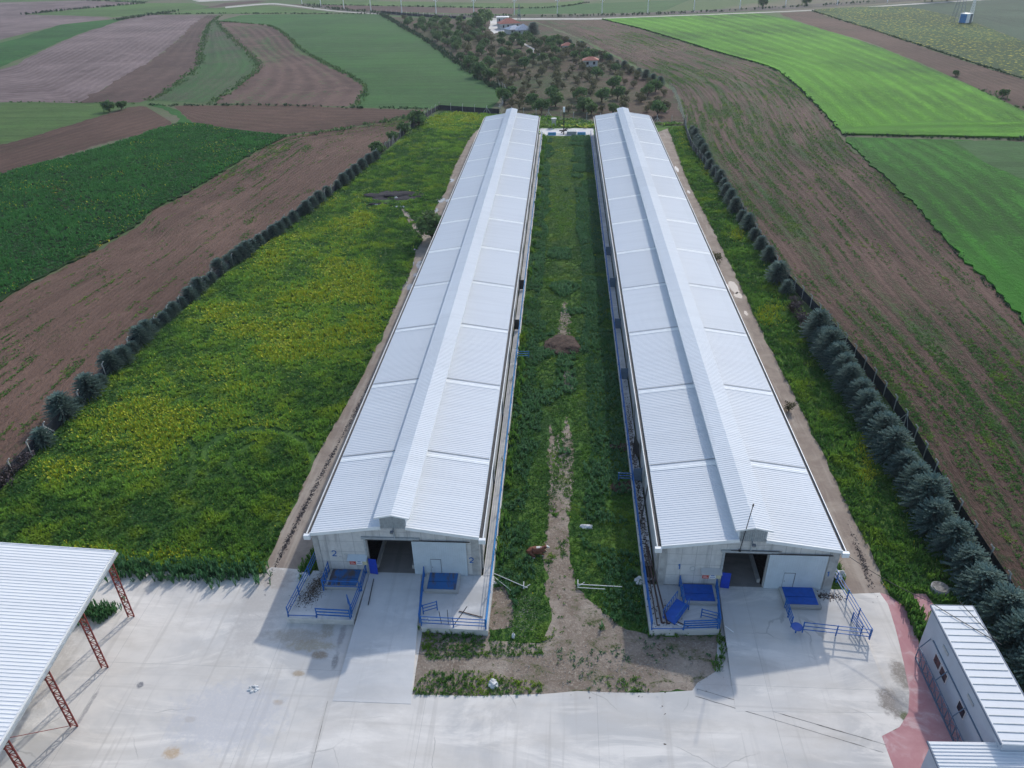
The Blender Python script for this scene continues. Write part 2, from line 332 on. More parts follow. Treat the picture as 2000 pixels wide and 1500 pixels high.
MT['tile'] = plain('red_tile', (.42, .13, .09), .8, .2, 2)
MT['greyroof'] = plain('blue_grey_roof', (.30, .36, .46), .6, .2, 1.5)
MT['housewall'] = plain('pale_render', (.55, .54, .52), .8, .15, 1)
MT['post'] = plain('concrete_post', (.50, .49, .46), .9, .15, 3)
MT['netting'] = plain('dark_netting', (.03, .037, .05), .9, .3, 1)
MT['bark'] = plain('bark', (.10, .07, .05), .9, .3, 6, bump=.6)
MT['asphalt'] = plain('road_asphalt', (.20, .19, .19), .9, .15, .4)
MT['gravel'] = plain('gravel_road', (.47, .44, .39), .95, .15, .3)
MT['scrub'] = field_mat('scrub_strip', (0.119, 0.098, 0.093), (0.154, 0.133, 0.126), (0.038, 0.056, 0.026), (0.063, 0.077, 0.037), .45, .3, .5, .8, 0, 1, 0, .9, .03)
n_ = NT('puddle_water', .03, .6); n_.col((.16, .15, .14)); n_.bump(n_.noise(n_.pos, 6, 2), .02, .01); MT['water'] = n_.mat
# fields
MT['f_left'] = field_mat('ploughed_left', (0.129, 0.075, 0.055), (0.162, 0.099, 0.073), (0.031, 0.077, 0.023), (0.056, 0.103, 0.030),   .30, .22, .45, 1.9, .4, 1.3, 0, .9, .035, patches=.2)
MT['f_right'] = field_mat('ploughed_right', (0.114, 0.068, 0.052), (0.148, 0.092, 0.071), (0.029, 0.089, 0.023), (0.050, 0.110, 0.030),   .44, .62, .30, 2.0, .42, 1.5, 0, 1.0, .03, patches=.22)
MT['f_brown'] = field_mat('brown_field', (0.090, 0.049, 0.036), (0.112, 0.066, 0.048), (0.037, 0.070, 0.026), (0.062, 0.097, 0.033), .30, .15, .3, 1.4, 0.5, 4, 0, .6, .03)
MT['f_pink'] = field_mat('fallow_pale', (0.169, 0.119, 0.114), (0.207, 0.155, 0.147), (0.066, 0.079, 0.049), (0.092, 0.106, 0.063), .20, .25, .12, .8, 0.7, 5, 0, .5, .015, patches=.3)
MT['f_pinkdark'] = field_mat('fallow_dark', (0.089, 0.054, 0.045), (0.108, 0.069, 0.057), (0.048, 0.060, 0.032), (0.066, 0.078, 0.038), .30, .2, .15, .8, 0.5, 5, 0, .5, .02)
MT['f_mixed'] = field_mat('stubble_green', (0.095, 0.081, 0.059), (0.117, 0.102, 0.078), (0.026, 0.086, 0.022), (0.041, 0.115, 0.028), .52, .3, .1, .8, 0.5, 6, 0, .6, .02)
MT['f_swirl'] = field_mat('contour_brown', (0.114, 0.067, 0.053), (0.137, 0.085, 0.069), (0.033, 0.108, 0.027), (0.050, 0.137, 0.030), .40, .32, .12, .8, 0.8, 5, 0, .6, .018, patches=.4)
MT['f_green'] = field_mat('pasture_green', (0.041, 0.110, 0.030), (0.055, 0.128, 0.038), (0.025, 0.100, 0.019), (0.040, 0.124, 0.024), .5, .2, .08, .9, 0.3, 9, 0, .5, .02)
MT['f_bright'] = field_mat('bright_crop', (0.040, 0.164, 0.008), (0.057, 0.202, 0.009), (0.079, 0.259, 0.011), (0.103, 0.301, 0.014), .55, .5, .14, 1.0, .95, 7, 0, .8, .02)
MT['f_mid'] = field_mat('mid_green_crop', (0.018, 0.104, 0.007), (0.028, 0.133, 0.008), (0.028, 0.171, 0.008), (0.037, 0.198, 0.010), .5, .4, .2, 1.4, .8, 4.5, 0, .8, .03)
MT['f_dark'] = field_mat('dark_green_crop', (0.011, 0.028, 0.011), (0.017, 0.037, 0.013), (0.019, 0.056, 0.014), (0.034, 0.081, 0.020), .5, .15, .3, 1.2, .12, 2.2, .25, .9, .02)
MT['f_strip'] = field_mat('narrow_green', (0.017, 0.077, 0.014), (0.028, 0.101, 0.018), (0.023, 0.101, 0.018), (0.033, 0.124, 0.021), .5, .2, .1, .7, .1, 3, 0, .5, .02)
MT['f_lime'] = field_mat('pale_green', (0.073, 0.130, 0.035), (0.095, 0.157, 0.041), (0.056, 0.123, 0.030), (0.078, 0.157, 0.035), .5, .2, .08, .9, 0.3, 8, 0, .5, .02)
MT['f_must'] = field_mat('mustard_green', (0.025, 0.065, 0.018), (0.036, 0.081, 0.024), (0.031, 0.081, 0.024), (0.048, 0.102, 0.031), .5, .1, .1, .9, .05, 4, 1.1, .9, .012, (.40, .37, .03))
MT['f_teal'] = field_mat('blue_green_crop', (0.031, 0.068, 0.036), (0.037, 0.077, 0.043), (0.040, 0.081, 0.046), (0.050, 0.093, 0.053), .5, .1, .08, .6, .08, 4, 0, .5, .01)
MT['f_orchard'] = field_mat('orchard_soil', (0.101, 0.060, 0.047), (0.130, 0.079, 0.062), (0.037, 0.065, 0.023), (0.056, 0.092, 0.033), .46, .25, .3, 1.0, .15, 3, 0, .9, .03)
# leaves
MT['grass'] = leaf_mat('meadow_leaves', (.055, .155, .034), (.225, .40, .06), (.34, .45, .035), .35)
MT['lotgrass'] = leaf_mat('lot_leaves', (.052, .150, .030), (.17, .33, .055), (.24, .35, .028), .35)
MT['tallweed'] = leaf_mat('blue_green_weeds', (.045, .135, .05), (.13, .265, .125), (.08, .20, .05), .5)
MT['flower'] = plain('yellow_flowers', (.55, .56, .03), .8, .18, 2)
MT['cropleaf'] = leaf_mat('crop_leaves', (.028, .115, .028), (.075, .25, .06), (.06, .19, .04), .5)
MT['conifer'] = leaf_mat('conifer_needles', (.040, .085, .070), (.18, .275, .235), (.12, .18, .15), .5, trans=.25)
MT['deadbush'] = leaf_mat('dry_twigs', (.055, .04, .045), (.14, .11, .12), (.09, .075, .08), .4, trans=.1)
MT['tree'] = leaf_mat('tree_leaves', (.045, .10, .035), (.14, .25, .08), (.12, .17, .06), .12)
MT['olive'] = leaf_mat('brown_green_leaves', (.07, .075, .04), (.15, .155, .08), (.12, .105, .06), .12)
MT['darktree'] = leaf_mat('dark_leaves', (.018, .045, .022), (.05, .10, .045), (.04, .08, .035), .2)

# ---------------------------------------------------------------- ground sheets
def smooth_line(pts, step):
    """Catmull-Rom through the points, resampled at 'step' metres"""
    P = [Vector((p[0], p[1], 0)) for p in pts]; out = []
    for i in range(len(P)-1):
        a = P[max(i-1, 0)]; b = P[i]; c = P[i+1]; d = P[min(i+2, len(P)-1)]
        for k in range(12):
            t = k/12; out.append(.5*((2*b)+(c-a)*t+(2*a-5*b+4*c-d)*t*t+(3*b-a-3*c+d)*t**3))
    out.append(P[-1]); A = np.array([(v.x, v.y) for v in out]); L = np.r_[0, np.cumsum(np.hypot(*np.diff(A, axis=0).T))]
    n = max(2, int(L[-1]/step)+1) if step > 0 else int(-step); s = np.linspace(0, L[-1], n)
    return np.c_[np.interp(s, L, A[:, 0]), np.interp(s, L, A[:, 1])], L[-1]
def rough(pts, step, amp, closed=True, seed=1):
    r = np.random.default_rng(seed); out = []; n = len(pts)
    for i in range(n if closed else n-1):
        a = Vector(pts[i][:2]); b = Vector(pts[(i+1) % n][:2]); L = (b-a).length; k = max(1, int(L/step)); nn = Vector((-(b-a).y, (b-a).x))/max(L, 1e-6)
        for j in range(k):
            q = a.lerp(b, j/k)+(nn*r.normal(0, amp) if j else Vector((0, 0))); out.append(q)
    if not closed: out.append(Vector(pts[-1][:2]))
    return out
def uv_world(mb): mb.uv = [(v[0], v[1]) for v in mb.v]
def sheet(name, pts, z, mat, kind='structure', label=None, cat=None, rgh=None):
    mb = MB(); mb.poly(rough(pts, *rgh) if rgh else pts, None, z); uv_world(mb)
    o = mb.build(name, mat); tag(o, label, cat, None, kind); return o
def strip(name, A, B, z, mat, h=0, nu=90, nv=14, amp=0, seed=3):
    a, la = smooth_line([G(*p) for p in A], -nu); b, lb = smooth_line([G(*p) for p in B], -nu); r = np.random.default_rng(seed)
    w = np.hypot(*(a-b).T); L = (la+lb)/2; mb = MB(); uv = []; wm = float(np.median(w))
    for i in range(nu):
        e0, e1 = r.normal(0, amp, 2) if amp else (0, 0)
        for j in range(nv):
            t = j/(nv-1); p = a[i]*(1-t)+b[i]*t
            d = (b[i]-a[i])/max(w[i], .01)
            if j == 0: p = p+d*e0
            if j == nv-1: p = p+d*e1
            mb.v.append((p[0], p[1], z+h)); uv.append((i/(nu-1)*L, t*wm))
    for i in range(nu-1):
        for j in range(nv-1): mb.f.append((i*nv+j, (i+1)*nv+j, (i+1)*nv+j+1, i*nv+j+1))
    a0, b0, c0 = [Vector(mb.v[k]) for k in mb.f[0][:3]]
    if (b0-a0).cross(c0-b0).z < 0: mb.f = [f[::-1] for f in mb.f]
    if h:                                            # the crop stands above the ground: close its sides
        ring = [i*nv for i in range(nu)]+[(nu-1)*nv+j for j in range(1, nv)]+[i*nv+nv-1 for i in range(nu-2, -1, -1)]+[j for j in range(nv-2, 0, -1)]
        base = len(mb.v)
        for k in ring: v = mb.v[k]; mb.v.append((v[0], v[1], GZ)); uv.append(uv[k])
        for k in range(len(ring)): mb.f.append((ring[k], base+k, base+(k+1) % len(ring), ring[(k+1) % len(ring)]))
    mb.m = [0]*len(mb.f); mb.uv = uv; o = mb.build(name, mat); tag(o, kind='structure'); return o

g = MB(); N_ = 24
for i in range(N_+1):
    for j in range(N_+1): g.v.append((-2600+5200*i/N_, -160+4200*j/N_, GZ-.02))
for i in range(N_):
    for j in range(N_): k = i*(N_+1)+j; g.f.append((k, k+N_+1, k+N_+2, k+1)); g.m.append(0)
uv_world(g); tag(g.build('ground', MT['far']), kind='structure')

EZ = .004
A_LF = [(-110, 1060), (0, 945), (110, 826), (240, 690), (440, 520), (560, 430), (700, 325), (790, 250), (858, 214)]
strip('ploughed_field', A_LF, [(-300, 740), (0, 588), (250, 455), (300, 412), (390, 366), (492, 303), (561, 267), (690, 250), (792, 231), (856, 212)], GZ+EZ, MT['f_left'], 0, 110, 14, .35)
strip('green_crop_field', [(-300, 735), (0, 586), (250, 452), (300, 410), (390, 364), (490, 302), (561, 266)], [(-300, 440), (0, 342), (90, 318), (200, 290), (290, 262), (345, 243), (375, 243)], GZ+2*EZ, MT['f_dark'], .3, 100, 12, .4)
sheet('green_wedge', PX([(345, 246), (352, 232), (318, 212), (285, 204), (310, 203), (345, 214), (385, 243), (470, 258), (560, 264), (520, 276), (400, 262)]), GZ+3*EZ, MT['f_strip'], rgh=(3, .5))
strip('brown_strip_field', [(338, 207), (420, 206), (560, 206), (700, 211), (830, 216)], [(350, 216), (385, 242), (470, 254), (560, 262), (740, 240)], GZ+4*EZ, MT['f_brown'], 0, 60, 10, .5)
strip('brown_left_field', [(-200, 395), (0, 341), (180, 287), (318, 250), (334, 238)], [(-200, 320), (0, 283), (120, 249), (250, 211), (285, 208)], GZ+5*EZ, MT['f_brown'], 0, 60, 10, .5)
sheet('light_green_field', PX([(-300, 202), (0, 202), (185, 201), (232, 208), (200, 224), (60, 268), (0, 281), (-200, 330)]), GZ+6*EZ, MT['f_lime'], rgh=(6, .5))
strip('fallow_field', [(-300, 205), (0, 200), (130, 200), (160, 196), (290, 122), (360, 66), (400, 30)], [(-300, 190), (0, 136), (60, 110), (150, 70), (240, 40), (285, 30), (300, 29)], GZ+7*EZ, MT['f_pink'], 0, 80, 12, .8)
strip('fallow_dark_field', [(280, 200), (292, 194), (340, 165), (383, 128), (391, 90), (398, 56), (425, 30)], [(130, 201), (162, 196), (240, 150), (300, 115), (350, 75), (375, 50), (402, 30)], GZ+8*EZ, MT['f_pinkdark'], 0, 70, 10, .7)
strip('stubble_field', [(405, 202), (470, 160), (497, 135), (497, 120), (468, 92), (440, 65), (424, 42)], [(292, 196), (335, 172), (385, 130), (392, 92), (398, 66), (412, 46), (430, 31)], GZ+9*EZ, MT['f_mixed'], 0, 70, 10, .7)
strip('contour_field', [(685, 208), (706, 180), (703, 163), (640, 130), (580, 98), (556, 70), (520, 50), (428, 42)], [(415, 203), (475, 163), (503, 135), (501, 122), (478, 98), (455, 74), (440, 58), (427, 43)], GZ+10*EZ, MT['f_swirl'], 0, 90, 14, .7)
sheet('pasture', PX([(426, 41), (470, 30), (500, 28), (745, 28), (820, 72), (880, 112), (915, 135), (950, 160), (985, 178), (975, 196), (960, 212), (860, 212), (694, 210), (712, 180), (706, 160), (642, 126), (588, 98), (562, 70), (545, 58), (522, 48)]), GZ+6*EZ, MT['f_green'], rgh=(8, .8))
sheet('bright_green_strip', PX([(-200, 175), (0, 131), (60, 106), (150, 68), (235, 40), (268, 32), (225, 37), (120, 48), (40, 74), (0, 84), (-200, 130)]), GZ+9*EZ, MT['f_strip'], rgh=(8, .8))
sheet('far_brown_field', PX([(-400, 110), (0, 78), (110, 50), (215, 36), (150, 30), (45, 29), (130, 20), (280, 6), (160, 1), (0, 5), (-300, 15)]), GZ+2*EZ, MT['f_pink'], rgh=(10, 1.5))
sheet('far_green_band', PX([(-300, 2), (0, 4), (160, 0), (285, 5), (200, -5), (-300, -12)]), GZ+3*EZ, MT['f_lime'], rgh=(10, 1.5))
sheet('far_lime_field', PX([(50, 28), (130, 20), (290, 6), (380, 6), (430, 18), (330, 24), (220, 34), (150, 31)]), GZ+4*EZ, MT['f_lime'], rgh=(10, 1.5))
sheet('far_green_field', PX([(290, 29), (345, 24), (440, 14), (520, 10), (600, 18), (660, 26), (500, 27)]), GZ+5*EZ, MT['f_lime'], rgh=(10, 1))
sheet('far_brown_track', PX([(330, 24), (440, 12), (520, 3), (500, 1), (440, 6), (390, 18)]), GZ+6*EZ, MT['f_pinkdark'], rgh=(10, 1.5))
sheet('far_gravel', PX([(380, 4), (480, 0), (640, -3), (660, -8), (380, -8)]), GZ+5*EZ, MT['gravel'], rgh=(10, 2))
strip('far_north_field', [(600, 9), (700, 11), (850, 14), (1000, 16), (1080, 15), (1140, 5)], [(600, 1), (700, 2), (850, 4), (1000, 6), (1080, 5), (1140, 0)], GZ+2*EZ, MT['f_lime'], 0, 40, 8, 1)
strip('far_north_brown', [(560, 8), (700, 20), (850, 25), (1000, 27), (1200, 26)], [(600, 9), (700, 11), (850, 14), (1000, 16), (1150, 10)], GZ+3*EZ, MT['f_pinkdark'], 0, 40, 8, 1)
strip('far_north_green', [(1000, 27), (1120, 27), (1260, 24), (1300, 20)], [(1010, 17), (1130, 8), (1280, 2), (1350, -2)], GZ+4*EZ, MT['f_green'], 0, 40, 8, 1)
strip('railway_scrub', [(590, 10), (680, 23), (760, 29), (900, 34), (1000, 35), (1160, 34), (1300, 29), (1500, 20), (1700, 8), (2000, -14)], [(590, 6), (680, 19), (760, 24), (900, 28), (1000, 29), (1160, 28), (1300, 23), (1500, 13), (1700, 1), (2000, -22)], GZ+7*EZ, MT['scrub'], 0, 80, 6, .8)
strip('gravel_road', [(960, 39), (1070, 38.5), (1175, 38), (1300, 33), (1400, 29), (1600, 20), (1800, 8), (2050, -8)], [(960, 35.5), (1070, 35.5), (1175, 35), (1300, 30.5), (1400, 27), (1600, 18.5), (1800, 6), (2050, -9.5)], GZ+8*EZ, MT['gravel'], 0, 80, 3, .15)
strip('gravel_lane', [(440, 16), (520, 9), (560, 11), (650, 22), (740, 28)], [(440, 13), (520, 6.5), (560, 8.5), (650, 20), (740, 26.8)], GZ+8*EZ, MT['gravel'], 0, 50, 3, .2)
# right side
A_RF = [(2260, 1620), (2120, 1395), (2000, 1205), (1850, 972), (1750, 803), (1620, 640), (1530, 540), (1480, 462), (1352, 290), (1318, 175), (1210, 112), (1110, 66), (1040, 40)]
B_RF = [(3300, 2100), (2600, 1290), (2000, 622), (1850, 470), (1760, 372), (1660, 288), (1602, 216), (1550, 165), (1500, 132), (1390, 100), (1260, 60), (1200, 45), (1172, 39)]
strip('ploughed_field_right', A_RF, B_RF, GZ+EZ, MT['f_right'], 0, 170, 22, .3)
strip('bright_crop_field', [(1648, 263), (1602, 214), (1552, 164), (1502, 131), (1392, 99), (1262, 59), (1202, 44), (1176, 38)], [(2100, 272), (1990, 216), (1850, 150), (1700, 88), (1600, 57), (1540, 40), (1500, 31), (1480, 27)], GZ+2*EZ, MT['f_bright'], .45, 110, 14, .3)
sheet('bright_crop_headland', PX([(1644, 264), (1800, 266), (2000, 271), (2100, 276), (2100, 268), (1990, 240), (1850, 238), (1740, 244), (1640, 254)], GZ), GZ+.46+2*EZ, MT['f_bright'], rgh=(4, .5))
strip('mid_crop_field', [(1648, 270), (1690, 312), (1765, 380), (1855, 478), (2000, 630), (2300, 980)], [(1900, 276), (1960, 290), (2060, 330), (2200, 420), (2400, 560), (2700, 800)], GZ+3*EZ, MT['f_mid'], .3, 100, 14, .3)
sheet('pale_patch', PX([(1860, 278), (1960, 277), (2100, 290), (2100, 372), (1990, 350), (1920, 318)]), GZ+.31+3*EZ, MT['f_green'], rgh=(4, .6))
strip('brown_band_field', [(1520, 26), (1590, 52), (1700, 84), (1850, 146), (1960, 196), (2080, 256)], [(1585, 22), (1640, 40), (1700, 58), (1850, 108), (2000, 156), (2120, 196)], GZ+4*EZ, MT['f_brown'], 0, 60, 10, .6)
strip('mustard_field', [(1590, 21), (1640, 38), (1700, 57), (1850, 106), (2000, 153), (2150, 200)], [(1590, 19), (1690, 14), (1780, 16), (1880, 38), (2000, 82), (2150, 140)], GZ+5*EZ, MT['f_must'], .25, 70, 12, .6)
strip('blue_green_field', [(1690, 13), (1780, 15), (1880, 37), (2000, 80), (2150, 138)], [(1690, 12), (1800, 5), (2000, -8), (2200, -22), (2500, -40)], GZ+6*EZ, MT['f_teal'], 0, 50, 12, .6)
sheet('orchard_ground', PX([(752, 33), (960, 40), (1040, 41), (1110, 68), (1205, 113), (1312, 176), (1338, 238), (1200, 236), (980, 222), (985, 178), (945, 158), (880, 112), (820, 72)]), GZ+7*EZ, MT['f_orchard'], rgh=(6, .6))
sheet('villa_yard', PX([(958, 40), (985, 38), (988, 60), (965, 66), (955, 55)]), GZ+8*EZ, MT['yard'], rgh=(3, .3))
strip('orchard_path', [(1008, 76), (1035, 90), (1062, 105)], [(1003, 76), (1030, 91), (1056, 106.5)], GZ+9*EZ, MT['gravel'], 0, 20, 3, .1)
sheet('orchard_clearing', PX([(1037, 98), (1062, 106), (1060, 113), (1040, 113)]), GZ+10*EZ, MT['track'], rgh=(3, .3))
# home parcel
HOME = PX([(-130, 1075), (0, 958), (110, 838), (240, 702), (440, 530), (560, 440), (700, 335), (800, 253), (860, 222), (975, 222), (1150, 240), (1345, 246), (1470, 462), (1520, 540), (1612, 645), (1740, 808), (1840, 975), (1990, 1210), (2110, 1400), (2160, 1560), (-500, 1560)])
sheet('meadow', HOME, GZ+2*EZ, MT['meadow'], rgh=(4, .3))
BX, BL, BDY, BW = 31.12, 172.8, -.49, 15.12
YARD = [G(-500, 1112), G(225, 1114), G(400, 1117), G(512, 1121), G(530, 1108), G(580, 1112), Vector((-1.0, .4, 0)), Vector((16.4, .4, 0)), G(952, 1232), G(826, 1226), G(806, 1357), G(930, 1360), G(1060, 1356), G(1200, 1353), G(1352, 1349), G(1362, 1334), G(1398, 1312), G(1402, 1240),
        Vector((36, -5, 0)), Vector((36, -.3, 0)), Vector((47.5, -.3, 0)), G(1668, 1160), G(1718, 1158), G(1734, 1180), G(1748, 1225), G(1757, 1260), G(1766, 1300), G(1776, 1352), G(1774, 1392), G(1757, 1420), G(1722, 1438), G(1745, 1500), G(1790, 1640), G(-700, 1640)]
o = sheet('yard_concrete', YARD, GZ+6*EZ, MT['yard'], rgh=(2.2, .10))
sheet('red_paving', [G(1718, 1158), G(1734, 1162), G(1775, 1190), G(1790, 1230), G(1795, 1262), G(1830, 1330), G(1900, 1480), G(1990, 1640), G(1780, 1640), G(1738, 1500), G(1715, 1436), G(1750, 1425), G(1770, 1392), G(1772, 1352), G(1760, 1300), G(1750, 1260), G(1740, 1225), G(1728, 1185)], GZ+5*EZ, MT['pink'], rgh=(2, .1))
sheet('red_paving_corner', PX([(1783, 1160), (1808, 1160), (1830, 1190), (1830, 1250), (1805, 1240), (1796, 1200)]), GZ+5*EZ, MT['pink'], rgh=(1.5, .1))
sheet('dirt_lot', PX([(822, 1222), (958, 1232), (955, 1252), (1062, 1256), (1078, 1200), (1066, 1150), (1060, 1090), (1070, 1030), (1072, 1000), (1088, 1012), (1096, 990), (1112, 1010), (1114, 1100), (1128, 1150), (1160, 1180), (1210, 1222), (1272, 1242), (1400, 1240), (1399, 1314), (1364, 1336), (1354, 1350), (1200, 1354), (1060, 1358), (930, 1362), (804, 1358)]), GZ+4*EZ, MT['dirt'], rgh=(.6, .16))
sheet('dirt_patch', PX([(954, 1150), (985, 1145), (1002, 1180), (1000, 1225), (950, 1232)]), GZ+5*EZ, MT['dirt'], rgh=(1, .15))
for i, (a, b, c, w) in enumerate([((1083, 1000), (1078, 900), (1075, 830), .55), ((1100, 1000), (1108, 880), (1106, 815), .8), ((1100, 655), (1103, 620), (1102, 590), .9), ((1110, 760), (1108, 735), (1107, 715), .7), ((1097, 1025), (1093, 950), (1090, 840), .25)]):
    pa, pb, pc = G(*a), G(*b), G(*c); d = Vector((w, 0, 0))
    sheet('wheel_rut', [pa-d, pb-d*.8, pc-d*.2, pc+d*.2, pb+d, pa+d], GZ+(5+i)*EZ, MT['dirt'], rgh=(.4, .16, True, i))
TRL = [(512, 1122), (540, 1062), (568, 1000), (622, 885), (705, 740), (762, 622), (800, 535), (812, 490), (828, 465), (836, 440), (850, 405), (872, 370), (885, 330), (905, 292), (922, 262), (938, 250)]
sheet('track_left', PX(TRL)+[Vector((3, 156, 0)), Vector((-.2, 150, 0)), Vector((-.2, 2, 0)), G(560, 1122)], GZ+4*EZ, MT['track'], rgh=(1.5, .15))
TRR = [(1305, 250), (1318, 285), (1345, 358), (1388, 440), (1432, 528), (1505, 682), (1565, 800), (1615, 900), (1662, 1005), (1706, 1090), (1738, 1162)]
sheet('track_right', PX(TRR)+[G(1668, 1162), Vector((BX+BW+.2, 4, 0)), Vector((BX+BW+.2, 160, 0)), Vector((BX+BW-4, 166, 0))], GZ+4*EZ, MT['track'], rgh=(1.5, .15))
sheet('track_back', [Vector((15, 173, 0)), Vector((31, 172.5, 0)), Vector((31, 182, 0)), Vector((15, 182.5, 0))], GZ+5*EZ, MT['ramp'], rgh=(1.5, .1))
sheet('side_path', PX([(783, 408), (790, 408), (812, 436), (832, 455), (828, 468), (818, 458), (800, 438)]), GZ+5*EZ, MT['track'], rgh=(1.5, .15))
def blob_pts(px, py, rx, ry, seed, n=18, rot=0):
    r = np.random.default_rng(seed); c = G(px, py); k = [1+r.normal(0, .13) for _ in range(n)]
    return [c+Vector((math.cos(t+rot)*rx*k[i]*math.cos(rot)-math.sin(t+rot)*ry*k[i]*math.sin(rot), math.cos(t+rot)*rx*k[i]*math.sin(rot)+math.sin(t+rot)*ry*k[i]*math.cos(rot), 0)) for i, t in enumerate(np.linspace(0, 2*math.pi, n, endpoint=False))]
PUD = [(881, 353, .7, 1.6), (861, 391, .9, 1.9), (875, 392, .6, 1.0), (851, 411, .5, 1.5), (812, 487, .5, .4), (801, 523, .55, 3.0), (821, 517, .7, 1.9), (787, 556, .6, 2.6), (801, 560, .5, 1.4), (811, 537, .4, .7), (1434, 562, .75, 2.6), (1421, 560, .25, 1.2), (1441, 577, .6, 1.2), (1457, 612, .3, .8), (1322, 330, .4, 2.5), (1345, 375, .3, 1.2)]
for i, (a, b, rx, ry) in enumerate(PUD):
    tag(sheet('puddle', blob_pts(a, b, rx, ry, i), GZ+6.5*EZ, MT['water']), kind='structure')

# ---------------------------------------------------------------- barns
def corr(mb, x0, z0, x1, z1, y0, y1, pitch=.31, amp=.028, m=0):
    """corrugated sheet: ribs run from (x0,z0) to (x1,z1)"""
    n = int((y1-y0)/pitch); ys = []; hs = []
    for i in range(n):
        b = y0+i*pitch
        for t, h in ((0, 0), (.52, 0), (.62, 1), (.90, 1)): ys.append(b+t*pitch); hs.append(h*amp)
    ys.append(y0+n*pitch); hs.append(0)
    base = len(mb.v)
    for y, h in zip(ys, hs): mb.v += [(x0, y, z0+h), (x1, y, z1+h)]
    for i in range(len(ys)-1):
        k = base+2*i; f = (k, k+1, k+3, k+2); mb.f.append(f if x1 > x0 else f[::-1]); mb.m.append(m)
    return mb
def digit(mb, ch, x, z, h, y, t=.06):
    w = h*.6
    segs = {'1': [((.2, .74), (.5, 1)), ((.5, 1), (.5, 0))],
            '2': [((0, .75), (.15, .95)), ((.15, .95), (.5, 1)), ((.5, 1), (.85, .93)), ((.85, .93), (1, .72)), ((1, .72), (.85, .5)), ((.85, .5), (0, 0)), ((0, 0), (1, 0))]}[ch]
    for k, (a, b) in enumerate(segs): mb.beam((x+a[0]*w, y-.002*k, z+a[1]*h), (x+b[0]*w, y-.002*k, z+b[1]*h), t, .02, 0, (0, 1, 0))
def zroof(x, h=4.81): return h+(BW/2-abs(x-BW/2))*.152
SEAMS = [11.2+14.28*k for k in range(12)]
